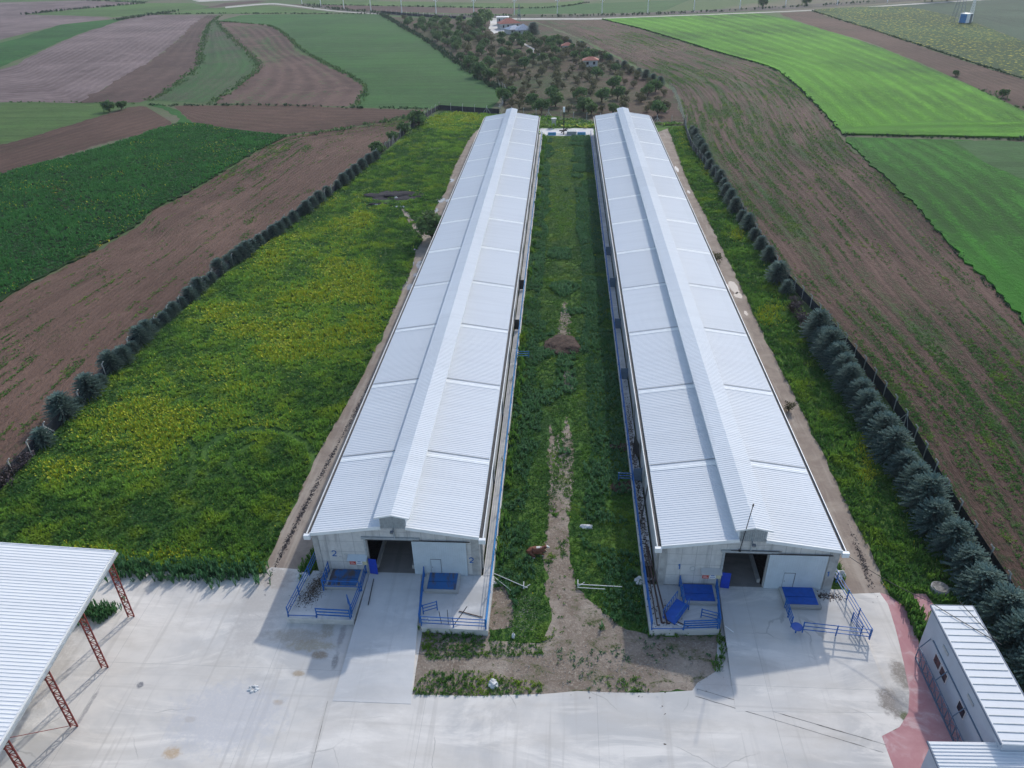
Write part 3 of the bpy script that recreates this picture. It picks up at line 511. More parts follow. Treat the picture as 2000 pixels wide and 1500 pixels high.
def barn(X, Y, num, label, doorx, slidex, openings):
    T = thing('cattle_barn', label, 'barn', (X, Y, 0)); H = 4.81; w = .28
    o = Vector((X, Y, 0)); d0, d1 = doorx; DH = 4.15; c = BW/2
    def B(): return MB()
    def sh(mb): mb.v = [(v[0]+X, v[1]+Y, v[2]) for v in mb.v]; return mb
    f = B(); f.box(.02, d0, .05, .05+w, GZ-.1, DH); f.box(d1, BW-.02, .05, .05+w, GZ-.1, DH)
    # gable above the door line
    pts = [(.02, DH), (BW-.02, DH), (BW-.02, zroof(BW)-.06), (c, zroof(c)-.06), (.02, zroof(0)-.06)]
    f.add([(a, .05, b) for a, b in pts]+[(a, .05+w, b) for a, b in pts], [(0, 1, 2, 3, 4), (9, 8, 7, 6, 5)]+[((i+1) % 5, i, 5+i, 5+(i+1) % 5) for i in range(5)])
    sh(f).build('front_wall', MT['wall'], T)
    s = B(); s.box(.02, w, .05+w, BL, GZ-.1, H-.35); sh(s).build('side_wall', MT['wall'], T)
    s = B(); s.box(BW-w, BW-.02, .05+w, BL, GZ-.1, H-.35); sh(s).build('side_wall', MT['wall'], T)
    s = B(); s.box(w, BW-w, BL-w, BL, GZ-.1, H-.35)
    s.add([(0.02, BL, H-.35), (BW-.02, BL, H-.35), (BW-.02, BL, zroof(BW)-.06), (c, BL, zroof(c)-.06), (.02, BL, zroof(0)-.06)], [(4, 3, 2, 1, 0)]); sh(s).build('back_wall', MT['wall'], T)
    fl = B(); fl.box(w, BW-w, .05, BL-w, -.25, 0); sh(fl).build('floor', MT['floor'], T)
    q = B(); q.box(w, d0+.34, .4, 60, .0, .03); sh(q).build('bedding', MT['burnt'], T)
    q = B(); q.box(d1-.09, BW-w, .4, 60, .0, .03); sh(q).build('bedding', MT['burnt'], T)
    k = B(); k.box(d0+.35, d0+.6, .6, 60, 0, .45); k.box(d1-.35, d1-.1, .6, 60, 0, .45); sh(k).build('feed_curb', MT['curb'], T)
    for i in range(14):                               # cast columns along both long walls
        y = 1+i*12.9
        for sx in (-1, 1):
            q = B(); x = 0 if sx < 0 else BW; q.box(min(x, x+sx*.16), max(x, x+sx*.16), y, y+.4, GZ-.1, H-.36); sh(q).build('pilaster', MT['pilaster'], T)
    for x0, x1 in ((-.03, .5), (BW-.75, BW+.03)):
        q = B(); q.box(x0, x1, -.03, .049, GZ-.1, H-.34); sh(q).build('corner_column', MT['pilaster'], T)
    for sx in (-1, 1):
        e = 0 if sx < 0 else BW; r = B(); rx = c+sx*1.12
        corr(r, e+sx*.05, zroof(0)-.01, rx, zroof(rx), -.12, BL+.1); ro = sh(r).build('roof', MT['roof'], T)
        for i, y in enumerate(SEAMS):                 # translucent strips over the bays, each with its dark lap
            q = B(); a, b = (e, rx-sx*0.01); u = (.068, .068); wd = .95 if i % 4 != 3 else 1.25
            corr(q, a, zroof(a)+.045, b, zroof(b)+.045, y-.93, y, .31, .025, 0)
            q.add([(a, y+.004, zroof(a)+.066), (b, y+.004, zroof(b)+.066), (b, y+.09, zroof(b)+.066), (a, y+.09, zroof(a)+.066)], [(0, 1, 2, 3) if sx < 0 else (3, 2, 1, 0)], 1)
            so = sh(q).build('skylight_strip', [MT['sky_strip'], MT['seam']], ro)
        # verge trim along both gables
        for yy in (-.2, BL+.1): q = B(); q.beam((e+sx*.05, yy, zroof(0)-.08), (rx, yy, zroof(rx)-.08), .10, .34); sh(q).build('verge_trim', MT['white'], ro)
        gu = B(); g0, g1 = (e+sx*.07, e+sx*.36)
        lo, hi = min(g0, g1), max(g0, g1); zt = zroof(0)-.07
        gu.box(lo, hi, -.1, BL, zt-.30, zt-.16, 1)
        if sx < 0: gu.box(lo-.07, lo, -.1, BL, zt-.32, zt+.0, 0)
        else: gu.box(hi, hi+.07, -.1, BL, zt-.32, zt+.0, 0)
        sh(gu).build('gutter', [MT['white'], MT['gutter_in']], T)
        q = B(); a = e+sx*.02; b = e+sx*.62; q.box(min(a, b), max(a, b), -.42, -.1, zt-.5, zt-.02); sh(q).build('gutter_box', MT['white'], T, bevel=.02)
    # ridge vent
    cp = B(); corr(cp, c-1.556, 6.86, c, 7.22, -.18, BL+.12); corr(cp, c+1.556, 6.86, c, 7.22, -.18, BL+.12)
    co = sh(cp).build('ridge_cap', MT['cap'], T)
    q = B(); q.beam((c-1.56, -.22, 6.80), (c, -.22, 7.16), .07, .16); q.beam((c+1.56, -.22, 6.80), (c, -.22, 7.16), .075, .16); sh(q).build('cap_trim', MT['white'], co)
    s = B()
    for sx in (-1, 1):
        x = c+sx*1.14; s.box(min(x, x+sx*.04), max(x, x+sx*.04), 0, BL, zroof(x)-.1, 6.88)
        s.box(min(c+sx*1.54, c+sx*1.58), max(c+sx*1.54, c+sx*1.58), -.1, BL, 6.66, 6.86)
    sh(s).build('cap_side', MT['cap'], T)
    fr = B(); n = 13; wv = 2.28/n
    for i in range(n):
        x = c-1.14+i*wv; t0 = 6.86+.23*(1-abs(x+wv/2-c)/1.5); fr.box(x, x+wv*.55, -.05, .0, 5.5, t0); fr.box(x+wv*.55, x+wv, -.0, .03, 5.5, t0)
    sh(fr).build('vent_panel', MT['galv'], T)
    # door gear
    q = B(); q.box(d0-.4, d1+.8, -.1, .048, DH+.02, DH+.28); sh(q).build('door_lintel', MT['galv'], T)
    q = B(); q.tube((d1+.2, -.12, DH+.02), (slidex[1]+.35, -.12, DH+.0), .05, 6); q.tube((d0, -.12, DH), (d1+.2, -.12, DH), .035, 6); sh(q).build('door_rail', MT['dark'], T)
    q = B(); x0, x1 = slidex; nn = 24; wv = (x1-x0)/nn
    for i in range(nn): q.box(x0+i*wv, x0+(i+.86)*wv, -.12, -.02, .04, DH-.06)
    q.box(x0, x1, -.1, -.03, .05, DH-.07)
    do = sh(q).build('sliding_door', MT['door'], T)
    q = B(); dx = x0+1.55
    for a, b in (((dx, 2.0), (dx+.95, 2.0)), ((dx+.95, 2.0), (dx+.95, .1))): q.beam((dx if 0 else a[0], -.13, a[1]), (b[0], -.13, b[1]), .045, .03, 0, (0, 1, 0))
    q.beam((dx, -.128, 2.0), (dx, -.128, .1), .02, .02, 0, (0, 1, 0)); q.box(dx+.1, dx+.16, -.16, -.12, 1.0, 1.06)
    sh(q).build('wicket_door', MT['seam'], do)
    q = B(); q.beam((d0-.04, -.16, .98), (d0+.72, -.26, .98), .04, 1.85); sh(q).build('blue_door', MT['bluesheet'], T)
    q = B(); q.box(d0-.22, d0-.05, -.06, .048, 0, DH); sh(q).build('door_jamb', MT['galv'], T)
    # awning with notice boards
    q = B(); q.add([(d0-1.9, .04, 2.2), (d0-.1, .04, 2.2), (d0-.1, -.55, 1.95), (d0-1.9, -.55, 1.95), (d0-1.9, .04, 2.14), (d0-.1, .04, 2.14), (d0-.1, -.55, 1.89), (d0-1.9, -.55, 1.89)], [(3, 2, 1, 0), (4, 5, 6, 7), (2, 3, 7, 6), (0, 1, 5, 4), (1, 2, 6, 5), (3, 0, 4, 7)])
    sh(q).build('awning', MT['door'] if num == '2' else MT['platform'], T)
    for (a, b, mm, nm) in ((-1.75, -1.2, 'signred', 'red_notice'), (-1.12, -.6, 'signwhite', 'white_notice'), (-.52, -.12, 'cream', 'cream_notice')):
        q = B(); q.box(d0+a, d0+b, -.30, -.27, 1.25, 1.82); so = sh(q).build(nm, MT[mm], T)
        q = B()
        if mm == 'signwhite':
            q.box(d0+a+.06, d0+b-.06, -.306, -.3, 1.36, 1.38)
            for t in range(4): q.box(d0+a+.06+t*.11, d0+a+.12+t*.11, -.306, -.3, 1.379, 1.46)
            sh(q).build('print', MT['blue'], so); q = B(); q.box(d0+a+.1, d0+b-.1, -.306, -.3, 1.56, 1.64); sh(q).build('print', MT['blue'], so)
        elif mm == 'signred':
            for r in range(3): q.box(d0+a+.08, d0+b-.08-.1*r, -.306, -.3, 1.36+r*.14, 1.39+r*.14)
            sh(q).build('print', MT['signwhite'], so)
    # painted numbers, marks
    q = B(); digit(q, num, 1.55, 1.95, .62, .03, .085); sh(q).build('painted_number', MT['blue'], T)
    q = B(); digit(q, num, slidex[1]+.22, 1.65, .58, -.045, .08); sh(q).build('painted_number', MT['blue'], T)
    q = B()
    if num == '2':
        for i, (a, b) in enumerate(((.0, .5), (-.08, .55), (-.05, .3))): e_ = B(); e_.box(2.7+a, 2.7+b, .035, .049, 1.95+i*.13, 1.98+i*.13); sh(e_).build('wall_mark', MT['galv'], T)
        q.box(2.15, 2.36, .03, .049, 1.85, 1.90)
    else:
        for i in range(16):
            a, b = 2*math.pi*i/16, 2*math.pi*(i+1)/16; q.beam((2.9+.24*math.cos(a), .04, 2.05+.24*math.sin(a)), (2.9+.24*math.cos(b), .04, 2.05+.24*math.sin(b)), .025, .02, 0, (0, 1, 0))
    sh(q).build('wall_mark', MT['galv'], T)
    q = B(); q.box(c-.05, c+.05, -.12, .048, 4.45, 5.5); q.beam((c, -.12, 5.45), (c, -.55, 5.62), .06, .06); sh(q).build('lamp_bracket', MT['galv'], T)
    q = B(); q.box(c-.16, c+.16, -.8, -.5, 5.55, 5.7); q.box(c-.12, c+.12, -.76, -.54, 5.49, 5.55); sh(q).build('floodlight', MT['seam'], T, bevel=.02)
    if num == '1':
        q = B(); q.tube((6.6, -.2, 4.6), (7.0, -.25, 9.6), .035, 6); q.tube((7.0, -.25, 9.55), (7.02, -.25, 9.8), .07, 6); sh(q).build('antenna_pole', MT['dark'], T)
        q = B(); q.box(5.9, 10.2, -.14, -.1, DH+.3, DH+.34); q.box(6.5, 6.7, -.3, -.1, 4.5, 4.6); sh(q).build('cable', MT['dark'], T)
        q = B(); q.box(-.12, -.03, .7, 1.2, 3.6, 4.0); sh(q).build('junction_box', MT['shedblue'], T)
    return T
BARN2 = barn(0, 0, '2', 'long white-roofed cattle barn marked 2, the left of the two', (4.9, 9.0), (9.05, 13.95), None)
BARN1 = barn(BX, BDY, '1', 'long white-roofed cattle barn marked 1 with an antenna pole, the right of the two', (5.5, 9.2), (9.25, 14.2), None)

# ---------------------------------------------------------------- platforms, ramps, alleys
def slab(name, pts, z, label, cat='platform', mat='platform', z0=GZ-.1, bev=.03):
    mb = MB(); mb.poly(pts, z0, z); o = mb.build(name, MT[mat]); tag(o, label, cat)
    if bev: b = o.modifiers.new('bevel', 'BEVEL'); b.width = bev; b.segments = 1; b.limit_method = 'ANGLE'
    return o
slab('loading_platform', [(-1.3, -5.6), (4.6, -5.65), (4.75, .045), (-.6, .045)], 0, 'raised concrete platform littered with straw, left of the ramp into barn 2')
slab('loading_platform', [(10.6, -6.15), (16.3, -6.3), (16.3, .045), (9.6, .045)], 0, 'raised concrete platform half in sunlight, right of the ramp into barn 2')
slab('loading_platform', [(29.95, -5.7), (35.75, -5.35), (36.5, -.45), (29.85, -.45)], 0, 'raised concrete platform with rusty pipes, left of the ramp into barn 1')
slab('side_alley', [(15.30, .05), (16.22, .05), (16.22, 172), (15.30, 172)], -.02, 'narrow concrete feeding alley along the inner wall of barn 2', 'alley')
slab('side_alley', [(29.88, 2.4), (30.94, 2.4), (30.94, 172), (29.88, 172)], -.02, 'narrow litter-strewn concrete alley along the inner wall of barn 1', 'alley')
slab('alley_curb', [(29.86, -.40), (30.02, -.40), (30.02, 2.35), (29.86, 2.35)], 0, 'low curb beside the open pit at the corner of barn 1', 'curb', 'curb')
def ramp(name, q, zt, zb):   # q: top-left, top-right, bottom-right, bottom-left
    mb = MB(); tl, tr, br, bl = q; vs = [(tl[0], tl[1], zt), (tr[0], tr[1], zt), (br[0], br[1], zb), (bl[0], bl[1], zb)]
    n = 8; P = []
    for i in range(n+1):
        t = i/n; z = zt+(zb-zt)*(3*t*t-2*t**3)
        P += [(tl[0]+(bl[0]-tl[0])*t, tl[1]+(bl[1]-tl[1])*t, z), (tr[0]+(br[0]-tr[0])*t, tr[1]+(br[1]-tr[1])*t, z)]
    Q = [(a, b, GZ-.1) for a, b, c in P]; m = len(P); fs = []
    for i in range(n):
        k = 2*i; fs.append((k, k+2, k+3, k+1)); fs.append((k, m+k, m+k+2, k+2)); fs.append((k+3, m+k+3, m+k+1, k+1))
    fs.append((2*n, m+2*n, m+2*n+1, 2*n+1)); mb.add(P+Q, fs); o = mb.build(name, MT['ramp'] if name == 'ramp' else MT['yard']); tag(o, kind='structure'); return o
ramp('ramp', [(4.78, .3), (9.58, .3), (10.9, -13.1), (4.7, -13.1)], 0, GZ+.04)
ramp('apron_ramp', [(36.52, -.44), (47.5, -.44), (47.9, -12.2), (35.8, -12.6)], 0, GZ+.03)
def cover(x0, x1, y0, y1, plate, label, mesh=False):
    T = thing('pit_cover', label, 'pit cover', ((x0+x1)/2, (y0+y1)/2, 0)); a = .22
    q = MB(); q.box(x0-a, x0, y0-a, y1+a*.3, 0, .32); q.box(x1, x1+a, y0-a, y1+a*.3, 0, .32); q.box(x0, x1, y0-a, y0, 0, .32); q.build('frame', MT['curb'], T, bevel=.015)
    ym = (y0+y1)/2-.12
    for a0, a1 in ((y0+.02, ym-.04), (ym+.02, y1-.02)):
        q = MB(); q.box(x0+.01, x1-.01, a0, a1, .2, .335)
        if mesh and a0 < ym-.1:
            for i in range(9): q.beam((x0+.2+i*(x1-x0-.4)/8, a0+.1, .34), (x0+.2+i*(x1-x0-.4)/8, a1-.1, .34), .03, .012)
        q.build('plate', MT[plate], T)
cover(1.35, 4.0, -2.0, .0, 'rusty', 'rust-patched blue pit cover on the left platform of barn 2', True)
cover(10.45, 13.05, -2.1, -.05, 'rusty', 'rusty faded blue pit cover on the right platform of barn 2', True)
cover(33.3, 35.85, -2.55, -.6, 'blueplate', 'bright blue pit cover on the left platform of barn 1')
cover(41.95, 44.6, -2.6, -.62, 'blueplate', 'bright blue pit cover under the sliding door of barn 1')

def rails(name, label, pts, h=1.15, nr=3, spacing=1.8, m='blue', z=0, r=.042, post=.055, thick=False, cat='railing', group=None, zf=None):
    T = thing(name, label, cat, (pts[0][0], pts[0][1], z), 0, group); zf = zf or (lambda x, y: z)
    for k in range(nr):
        zz = h*(k+1)/nr-.06; q = MB()
        for a, b in zip(pts[:-1], pts[1:]):
            A = (a[0], a[1], zf(*a[:2])+zz); Bq = (b[0], b[1], zf(*b[:2])+zz)
            if thick: q.beam(A, Bq, .06, .11)
            else: q.tube(A, Bq, r, 6)
        q.build('rail', MT[m], T)
    for a, b in zip(pts[:-1], pts[1:]):
        L = math.hypot(b[0]-a[0], b[1]-a[1]); n = max(1, round(L/spacing))
        for i in range(n+1):
            if i == 0 and a is not pts[0]: continue
            x = a[0]+(b[0]-a[0])*i/n; y = a[1]+(b[1]-a[1])*i/n; q = MB(); q.tube((x, y, zf(x, y)), (x, y, zf(x, y)+h), post, 6); q.build('post', MT[m], T)
    return T
rails('railing', 'blue three-rail fence on the outer edge of the straw-littered platform', [(-1.18, -5.42), (-.75, -.6), (-.6, 2.6)], spacing=2.6)
rails('low_rail', 'single low blue rail at the front of the straw-littered platform', [(-1.18, -5.48), (1.3, -5.48)], .25, 1, 3)
rails('gate', 'thick blue gate at the front of the straw-littered platform', [(1.35, -5.42), (4.3, -5.5)], 1.1, 3, 2.5, thick=True, cat='gate')
rails('railing', 'blue railing between the straw-littered platform and the ramp of barn 2', [(4.36, -5.3), (4.55, -2.3), (4.5, -.1)], spacing=2.2)
rails('swung_gate', 'narrow blue gate swung open at the ramp corner of the straw-littered platform', [(4.3, -4.9), (3.7, -3.8)], 1.1, 4, 1.2, thick=True, cat='gate')
rails('railing', 'blue barred railing left of the rusty pit cover, barn 2', [(1.0, -.1), (1.05, -2.3)], 1.3, 3, .75)
T = rails('railing', 'blue barred front railing across the rusty pit cover, barn 2', [(1.1, -2.38), (4.4, -2.38)], 1.3, 2, 3.4)
q = MB(); [q.tube((1.5+i*.42, -2.38, .55), (1.5+i*.42, -2.38, 1.2), .018, 5) for i in range(6)]; q.build('bars', MT['blue'], T)
rails('railing', 'blue railing on the ramp side of the right platform of barn 2', [(9.95, -.3), (10.4, -5.7)], 1.2, 3, 1.8)
T = rails('railing', 'thin blue railing at the front of the right platform of barn 2', [(10.6, -5.95), (16.1, -6.1)], 1.15, 3, 3.1)
rails('swung_gate', 'small blue gate swung onto the right platform of barn 2', [(10.55, -4.7), (11.7, -4.2)], 1.1, 3, 1.2, cat='gate')
rails('alley_fence', 'long faded blue fence along the feeding alley of barn 2', [(16.15, -6.1), (16.12, 2), (16.08, 60), (16.05, 120), (16.05, 171)], 1.2, 3, 3.4, m='cyanblue', cat='fence')
rails('alley_fence', 'long blue fence along the litter-strewn alley of barn 1', [(30.08, -5.55), (29.98, 1), (29.96, 60), (29.96, 120), (29.96, 171)], 1.2, 3, 3.4, m='blue', cat='fence')
rails('low_rail', 'single low blue rail in front of the rusty pipes platform', [(30.1, -5.6), (32.7, -5.5)], .2, 1, 3.3)
T = rails('gate', 'thick blue gate at the front of the rusty pipes platform', [(32.75, -5.5), (35.6, -5.25)], 1.1, 4, 2.6, thick=True, cat='gate')
rails('railing', 'blue railing between the rusty pipes platform and the ramp of barn 1', [(35.75, -5.2), (36.2, -.7)], 1.3, 4, 1.5)
rails('railing', 'short blue railing left of the bright blue pit cover, barn 1', [(33.0, -.6), (33.05, -3.0)], 1.3, 3, 1.2)
rails('swung_gate', 'small blue gate swung open beside the rusty pipes platform gate', [(35.7, -4.5), (34.4, -4.1)], 1.05, 3, 1.3, cat='gate')
def apz(x, y): t = min(1, max(0, (-.44-y)/13.2)); return (GZ+.04)*(3*t*t-2*t**3)
rails('railing', 'blue three-rail fence around the front of the rightmost pen', [(42.6, -5.2), (47.9, -5.7)], 1.25, 3, 2.7, zf=apz)
rails('railing', 'blue three-rail fence on the outer edge of the rightmost pen', [(47.9, -5.6), (47.0, .4), (46.75, 3.2)], 1.25, 3, 2.3, zf=apz)
rails('railing', 'short blue fence at the ramp side of the rightmost pen', [(41.75, -2.7), (41.8, -4.7)], 1.25, 4, 1.0, zf=apz)
rails('swung_gate', 'narrow blue gate folded against the outer fence of the rightmost pen', [(47.35, -5.2), (47.0, -3.9)], 1.1, 4, 1.3, cat='gate', zf=apz)
T = thing('water_bowl', 'round blue drinking bowl at the corner of the rightmost pen', 'trough', (42.05, -5.25, apz(42, -5.2)))
q = MB(); q.tube((42.05, -5.25, apz(42, -5.2)), (42.05, -5.25, .35), .07, 8); q.build('stand', MT['blue'], T)
q = MB(); q.tube((42.05, -5.25, .35), (42.05, -5.25, .5), .28, 16, 0, .46); q.tube((42.05, -5.25, .5), (42.05, -5.25, .56), .46, 16, 0, .46); q.build('bowl', MT['blueplate'], T)
T = thing('loading_chute', 'small blue barred loading chute on the rusty pipes platform', 'chute', (32.3, -3.8, 0), rad(-38))
q = MB(); q.add([(-.6, -1.1, .1), (.6, -1.1, .1), (.6, 1.1, .55), (-.6, 1.1, .55), (-.6, -1.1, .02), (.6, -1.1, .02), (.6, 1.1, .47), (-.6, 1.1, .47)], [(0, 1, 2, 3), (7, 6, 5, 4), (0, 4, 5, 1), (1, 5, 6, 2), (2, 6, 7, 3), (3, 7, 4, 0)]); q.build('deck', MT['blueplate'], T)
for sx in (-1, 1):
    q = MB(); q.beam((sx*.6, -1.1, 1.0), (sx*.6, 1.1, 1.45), .05, .06)
    for i in range(8): t = i/7; y = -1.1+2.2*t; q.beam((sx*.6, y, .1+.45*t), (sx*.6, y, 1.0+.45*t), .04, .04)
    q.build('side_rail', MT['blue'], T)
q = MB(); q.beam((-.6, 1.1, .0), (-.6, 1.1, .5), .08, .08); q.beam((.6, 1.1, 0), (.6, 1.1, .5), .08, .08); q.build('legs', MT['blue'], T)

# things lying about the platforms
for i, (a, b, r, lab) in enumerate([((30.2, 2.0, .9), (30.6, -5.15, .06), .05, 'thin rusty pipe nearest the blue fence on the platform of barn 1'), ((30.35, 3.2, 1.2), (31.0, -4.9, .09), .085, 'thick rusty pipe leaning from the pit onto the platform of barn 1'), ((30.5, 3.2, 1.1), (31.45, -4.95, .08), .07, 'rusty pipe with a hooked end nearest the barn 1 wall')]):
    q = MB(); q.tube(a, b, r, 8); q.tube(b, (b[0]+.25, b[1]+.05, b[2]), r*.9, 8); tag(q.build('rusty_pipe', MT['brownpipe']), lab, 'pipe', 'rusty pipes on the platform')
q = MB(); q.box(30.03, 30.9, -.4, 2.35, GZ-.05, GZ+.1); tag(q.build('pit_floor', MT['dark']), kind='structure')
for (a, b, w, mm, nm, lab) in [((13.6, -4.3, .06), (15.7, -4.9, .06), .07, 'brownpipe', 'steel_bar', 'thin brown bar lying across the sunlit platform of barn 2'), ((14.4, -4.5, .9), (13.3, -6.0, .05), .06, 'dark', 'steel_bar', 'dark bar leaning on the front railing of barn 2 platform'),
    ((12.3, -5.8, .05), (12.05, -5.2, .95), .05, 'dark', 'steel_bar', 'short dark bar standing left against the front railing of barn 2'), ((12.9, -5.8, .05), (12.8, -5.3, 1.3), .05, 'dark', 'steel_bar', 'longer dark bar standing right against the front railing of barn 2'),
    ((5.5, -3.9, .0), (5.35, -.9, .12), .07, 'dark', 'steel_bar', 'long dark bar lying on the ramp beside the rusty pit cover'),
    ((32.0, -4.8, .05), (32.9, -5.3, .05), .06, 'signwhite', 'white_board', 'thin white strip lying in front of the blue chute'), ((32.0, -4.5, .05), (33.2, -5.2, .05), .06, 'brownpipe', 'wooden_lath', 'thin brown lath lying in front of the blue chute'),
    ((36.3, -4.9, -.05), (36.9, -5.5, -.1), .05, 'signwhite', 'white_board', 'short white strip lying on the ramp of barn 1')]:
    q = MB(); q.beam(a, b, w, w*.7); tag(q.build(nm, MT[mm]), lab, nm.replace('_', ' '))
for (px, L, lab) in [(((965, 1120), (1030, 1148), (1027, 1141), (1035, 1150)), 0, 'pair of white pipes lying slanted in the grass by barn 2'), (((1128, 1141), (1215, 1146), (1133, 1137), (1136, 1148)), 0, 'pair of white pipes lying level in the grass by barn 1')]:
    a, b, c, d = PX(px, GZ+.35); q = MB(); q.tube(a, b, .04, 6); q.tube(a+Vector((0, -.3, -.1)), b+Vector((-1.5, -.3, -.05)), .035, 6); q.tube(c+Vector((-.2, .3, 0)), c+Vector((-.2, -.45, -.1)), .045, 6); q.tube(c+Vector((-.2, -.45, -.1)), c+Vector((.4, .1, -.1)), .035, 6)
    tag(q.build('white_pipes', MT['pipewhite']), lab, 'pipes')
def lump(name, c, r, mat, label, cat, seed, h=.6, n=3, spikes=.22, kind=None, group=None):
    bm = bmesh.new(); bmesh.ops.create_icosphere(bm, subdivisions=n, radius=1); rr = np.random.default_rng(seed); K = rr.normal(0, 1, (10, 3)); ph = rr.uniform(0, 6, 10)
    for v in bm.verts:
        d = v.co.normalized(); f = 1+spikes*sum(math.sin(2.2*d.dot(Vector(K[i]))*1.6+ph[i]) for i in range(10))/3+rr.normal(0, spikes*.16)
        v.co = Vector((d.x*r[0]*f, d.y*r[1]*f, max(-.05, d.z*h*f)))
    me = bpy.data.meshes.new(name); bm.to_mesh(me); bm.free(); me.materials.append(mat); o = bpy.data.objects.new(name, me); COL.objects.link(o); o.location = c; tag(o, label, cat, group, kind); return o
lump('white_sack', (-1.45, -.4, GZ), (.75, .55), MT['bag'], 'crumpled white sack outside the left railing of barn 2', 'sack', 1, .7)
lump('white_sack', G(963, 1337), (.42, .36), MT['bag'], 'crumpled white sack on the grass by the yard edge', 'sack', 2, .5)
lump('white_sack', (47.6, 1.4, -.2), (.45, .4), MT['bag'], 'white sack beside the outer fence of the rightmost pen', 'sack', 5, .5)
lump('white_bag', G(1003, 1244), (.16, .22), MT['bag'], 'small white bag standing on the dirt lot edge', 'bag', 7, .45)
lump('white_bag', (10.95, -5.5, 0), (.32, .28), MT['bag'], 'white bag behind the front railing of barn 2 right platform', 'bag', 8, .3)
T_ = G(495, 1346)
for k in range(7): 
    a = k*.9; q = lump('paper_scrap', T_+Vector((math.cos(a)*.28, math.sin(a)*.26, 0)), (.2, .15), MT['bag'], 'scrap of white paper in the heap on the open yard', 'paper', 20+k, .12, 2, group='white paper scraps on the yard')
lump('white_stone', G(1147, 1030), (.6, .3), MT['bag'], 'long pale stone in the grass between the barns', 'stone', 9, .25)
lump('white_stone', G(950, 1226), (.25, .2), MT['stone'], 'pale stone at the corner of the right platform of barn 2', 'stone', 10, .2)
lump('white_stone', G(966, 1140), (.3, .2), MT['bag'], 'white lump at the blue fence beside the slanted pipes', 'stone', 11, .2)
lump('paper_litter', G(1257, 1098+38), (.8, .5), MT['bag'], 'white litter heap against the blue fence of barn 1', 'litter', 12, .3, 3, .5)
lump('soil_mound', G(1097, 676), (2.6, 2.9), MT['brownsoil'], 'reddish-brown soil mound in the grass between the barns', 'mound', 13, .8, 5, .08)
lump('soil_heap', G(1216, 875), (1.3, .7), MT['brownsoil'], 'small brown soil heap near the alley of barn 1, farther one', 'mound', 14, .3, 4)
lump('soil_heap', G(1216, 952), (1.2, .9), MT['brownsoil'], 'small brown soil heap near the alley of barn 1, nearer one', 'mound', 15, .3, 4)
lump('burnt_pile', G(775, 383), (6.2, 3.2), MT['burnt'], 'dark burnt rubbish patch in the left meadow', 'rubbish', 16, .45, 5, .3)
lump('burnt_pile', G(742, 400), (2.5, 1.0), MT['burnt'], 'small dark burnt patch left of the big burnt patch', 'rubbish', 17, .3, 4, .3)
for k, (a, b) in enumerate([(778, 405), (785, 397), (790, 406), (773, 387), (735, 401)]):
    lump('litter_sheet', G(a, b), (.55, .3), MT['bag'], ['white plastic sheet at the near edge of the burnt patch', 'white plastic sheet in the middle of the burnt patch', 'small white scrap right of the burnt patch', 'white scrap at the far side of the burnt patch', 'white scrap on the small burnt patch'][k], 'litter', 30+k, .25, 3, .5)
# scattered straw and litter: many small chips
def chips(name, cx, cy, sx, sy, n, mat, label, size=.08, z=.0, seed=5, rot=0):
    r = np.random.default_rng(seed); P = r.normal(0, 1, (n, 2))*[sx, sy]; c_, s__ = math.cos(rot), math.sin(rot)
    X = cx+P[:, 0]*c_-P[:, 1]*s__; Y = cy+P[:, 0]*s__+P[:, 1]*c_; V = []; F = []
    for i in range(n):
        a = r.uniform(0, 6.28); l = size*r.uniform(.5, 1.8); w = size*r.uniform(.25, .8); h = r.uniform(.01, .06); d = np.array([math.cos(a), math.sin(a)]); e = np.array([-d[1], d[0]])
        b = len(V); V += [(X[i]-d[0]*l, Y[i]-d[1]*l, z), (X[i]+e[0]*w, Y[i]+e[1]*w, z+h*.6), (X[i]+d[0]*l, Y[i]+d[1]*l, z+h), (X[i]-e[0]*w, Y[i]-e[1]*w, z+.01)]; F.append((b, b+1, b+2, b+3))
    o = nparr(name, V, F, mat); tag(o, label, 'litter', None, 'stuff'); return o
chips('straw_litter', .3, -1.9, .42, .9, 1500, MT['manure'], 'brown straw and manure strewn on the left platform of barn 2', .045, .01, 1, -.3)
chips('straw_litter', -.3, -3.4, .6, .5, 220, MT['burnt'], 'dark litter specks at the left platform of barn 2', .05, .01, 2)
chips('leaf_litter', 30.47, 14, .2, 9, 1100, MT['brownsoil'], 'brown leaf litter in the alley of barn 1', .09, 0, 3)
chips('leaf_litter', 45.6, -1.2, .7, .25, 350, MT['brownsoil'], 'brown litter at the wall foot of barn 1 right corner', .07, -.02, 4)
chips('leaf_litter', 31.9, -3.9, .35, .7, 220, MT['brownsoil'], 'brown litter by the rusty pipes', .05, .01, 6)
chips('pebbles', 19.3, -3.5, .9, 1.8, 500, MT['stone'], 'pebbles on the dirt patch beside barn 2', .045, GZ+.03, 7)
chips('pebbles', 26, -9, 4.5, 1.1, 500, MT['stone'], 'pebbles over the dirt lot between the ramps', .06, GZ+.03, 8)
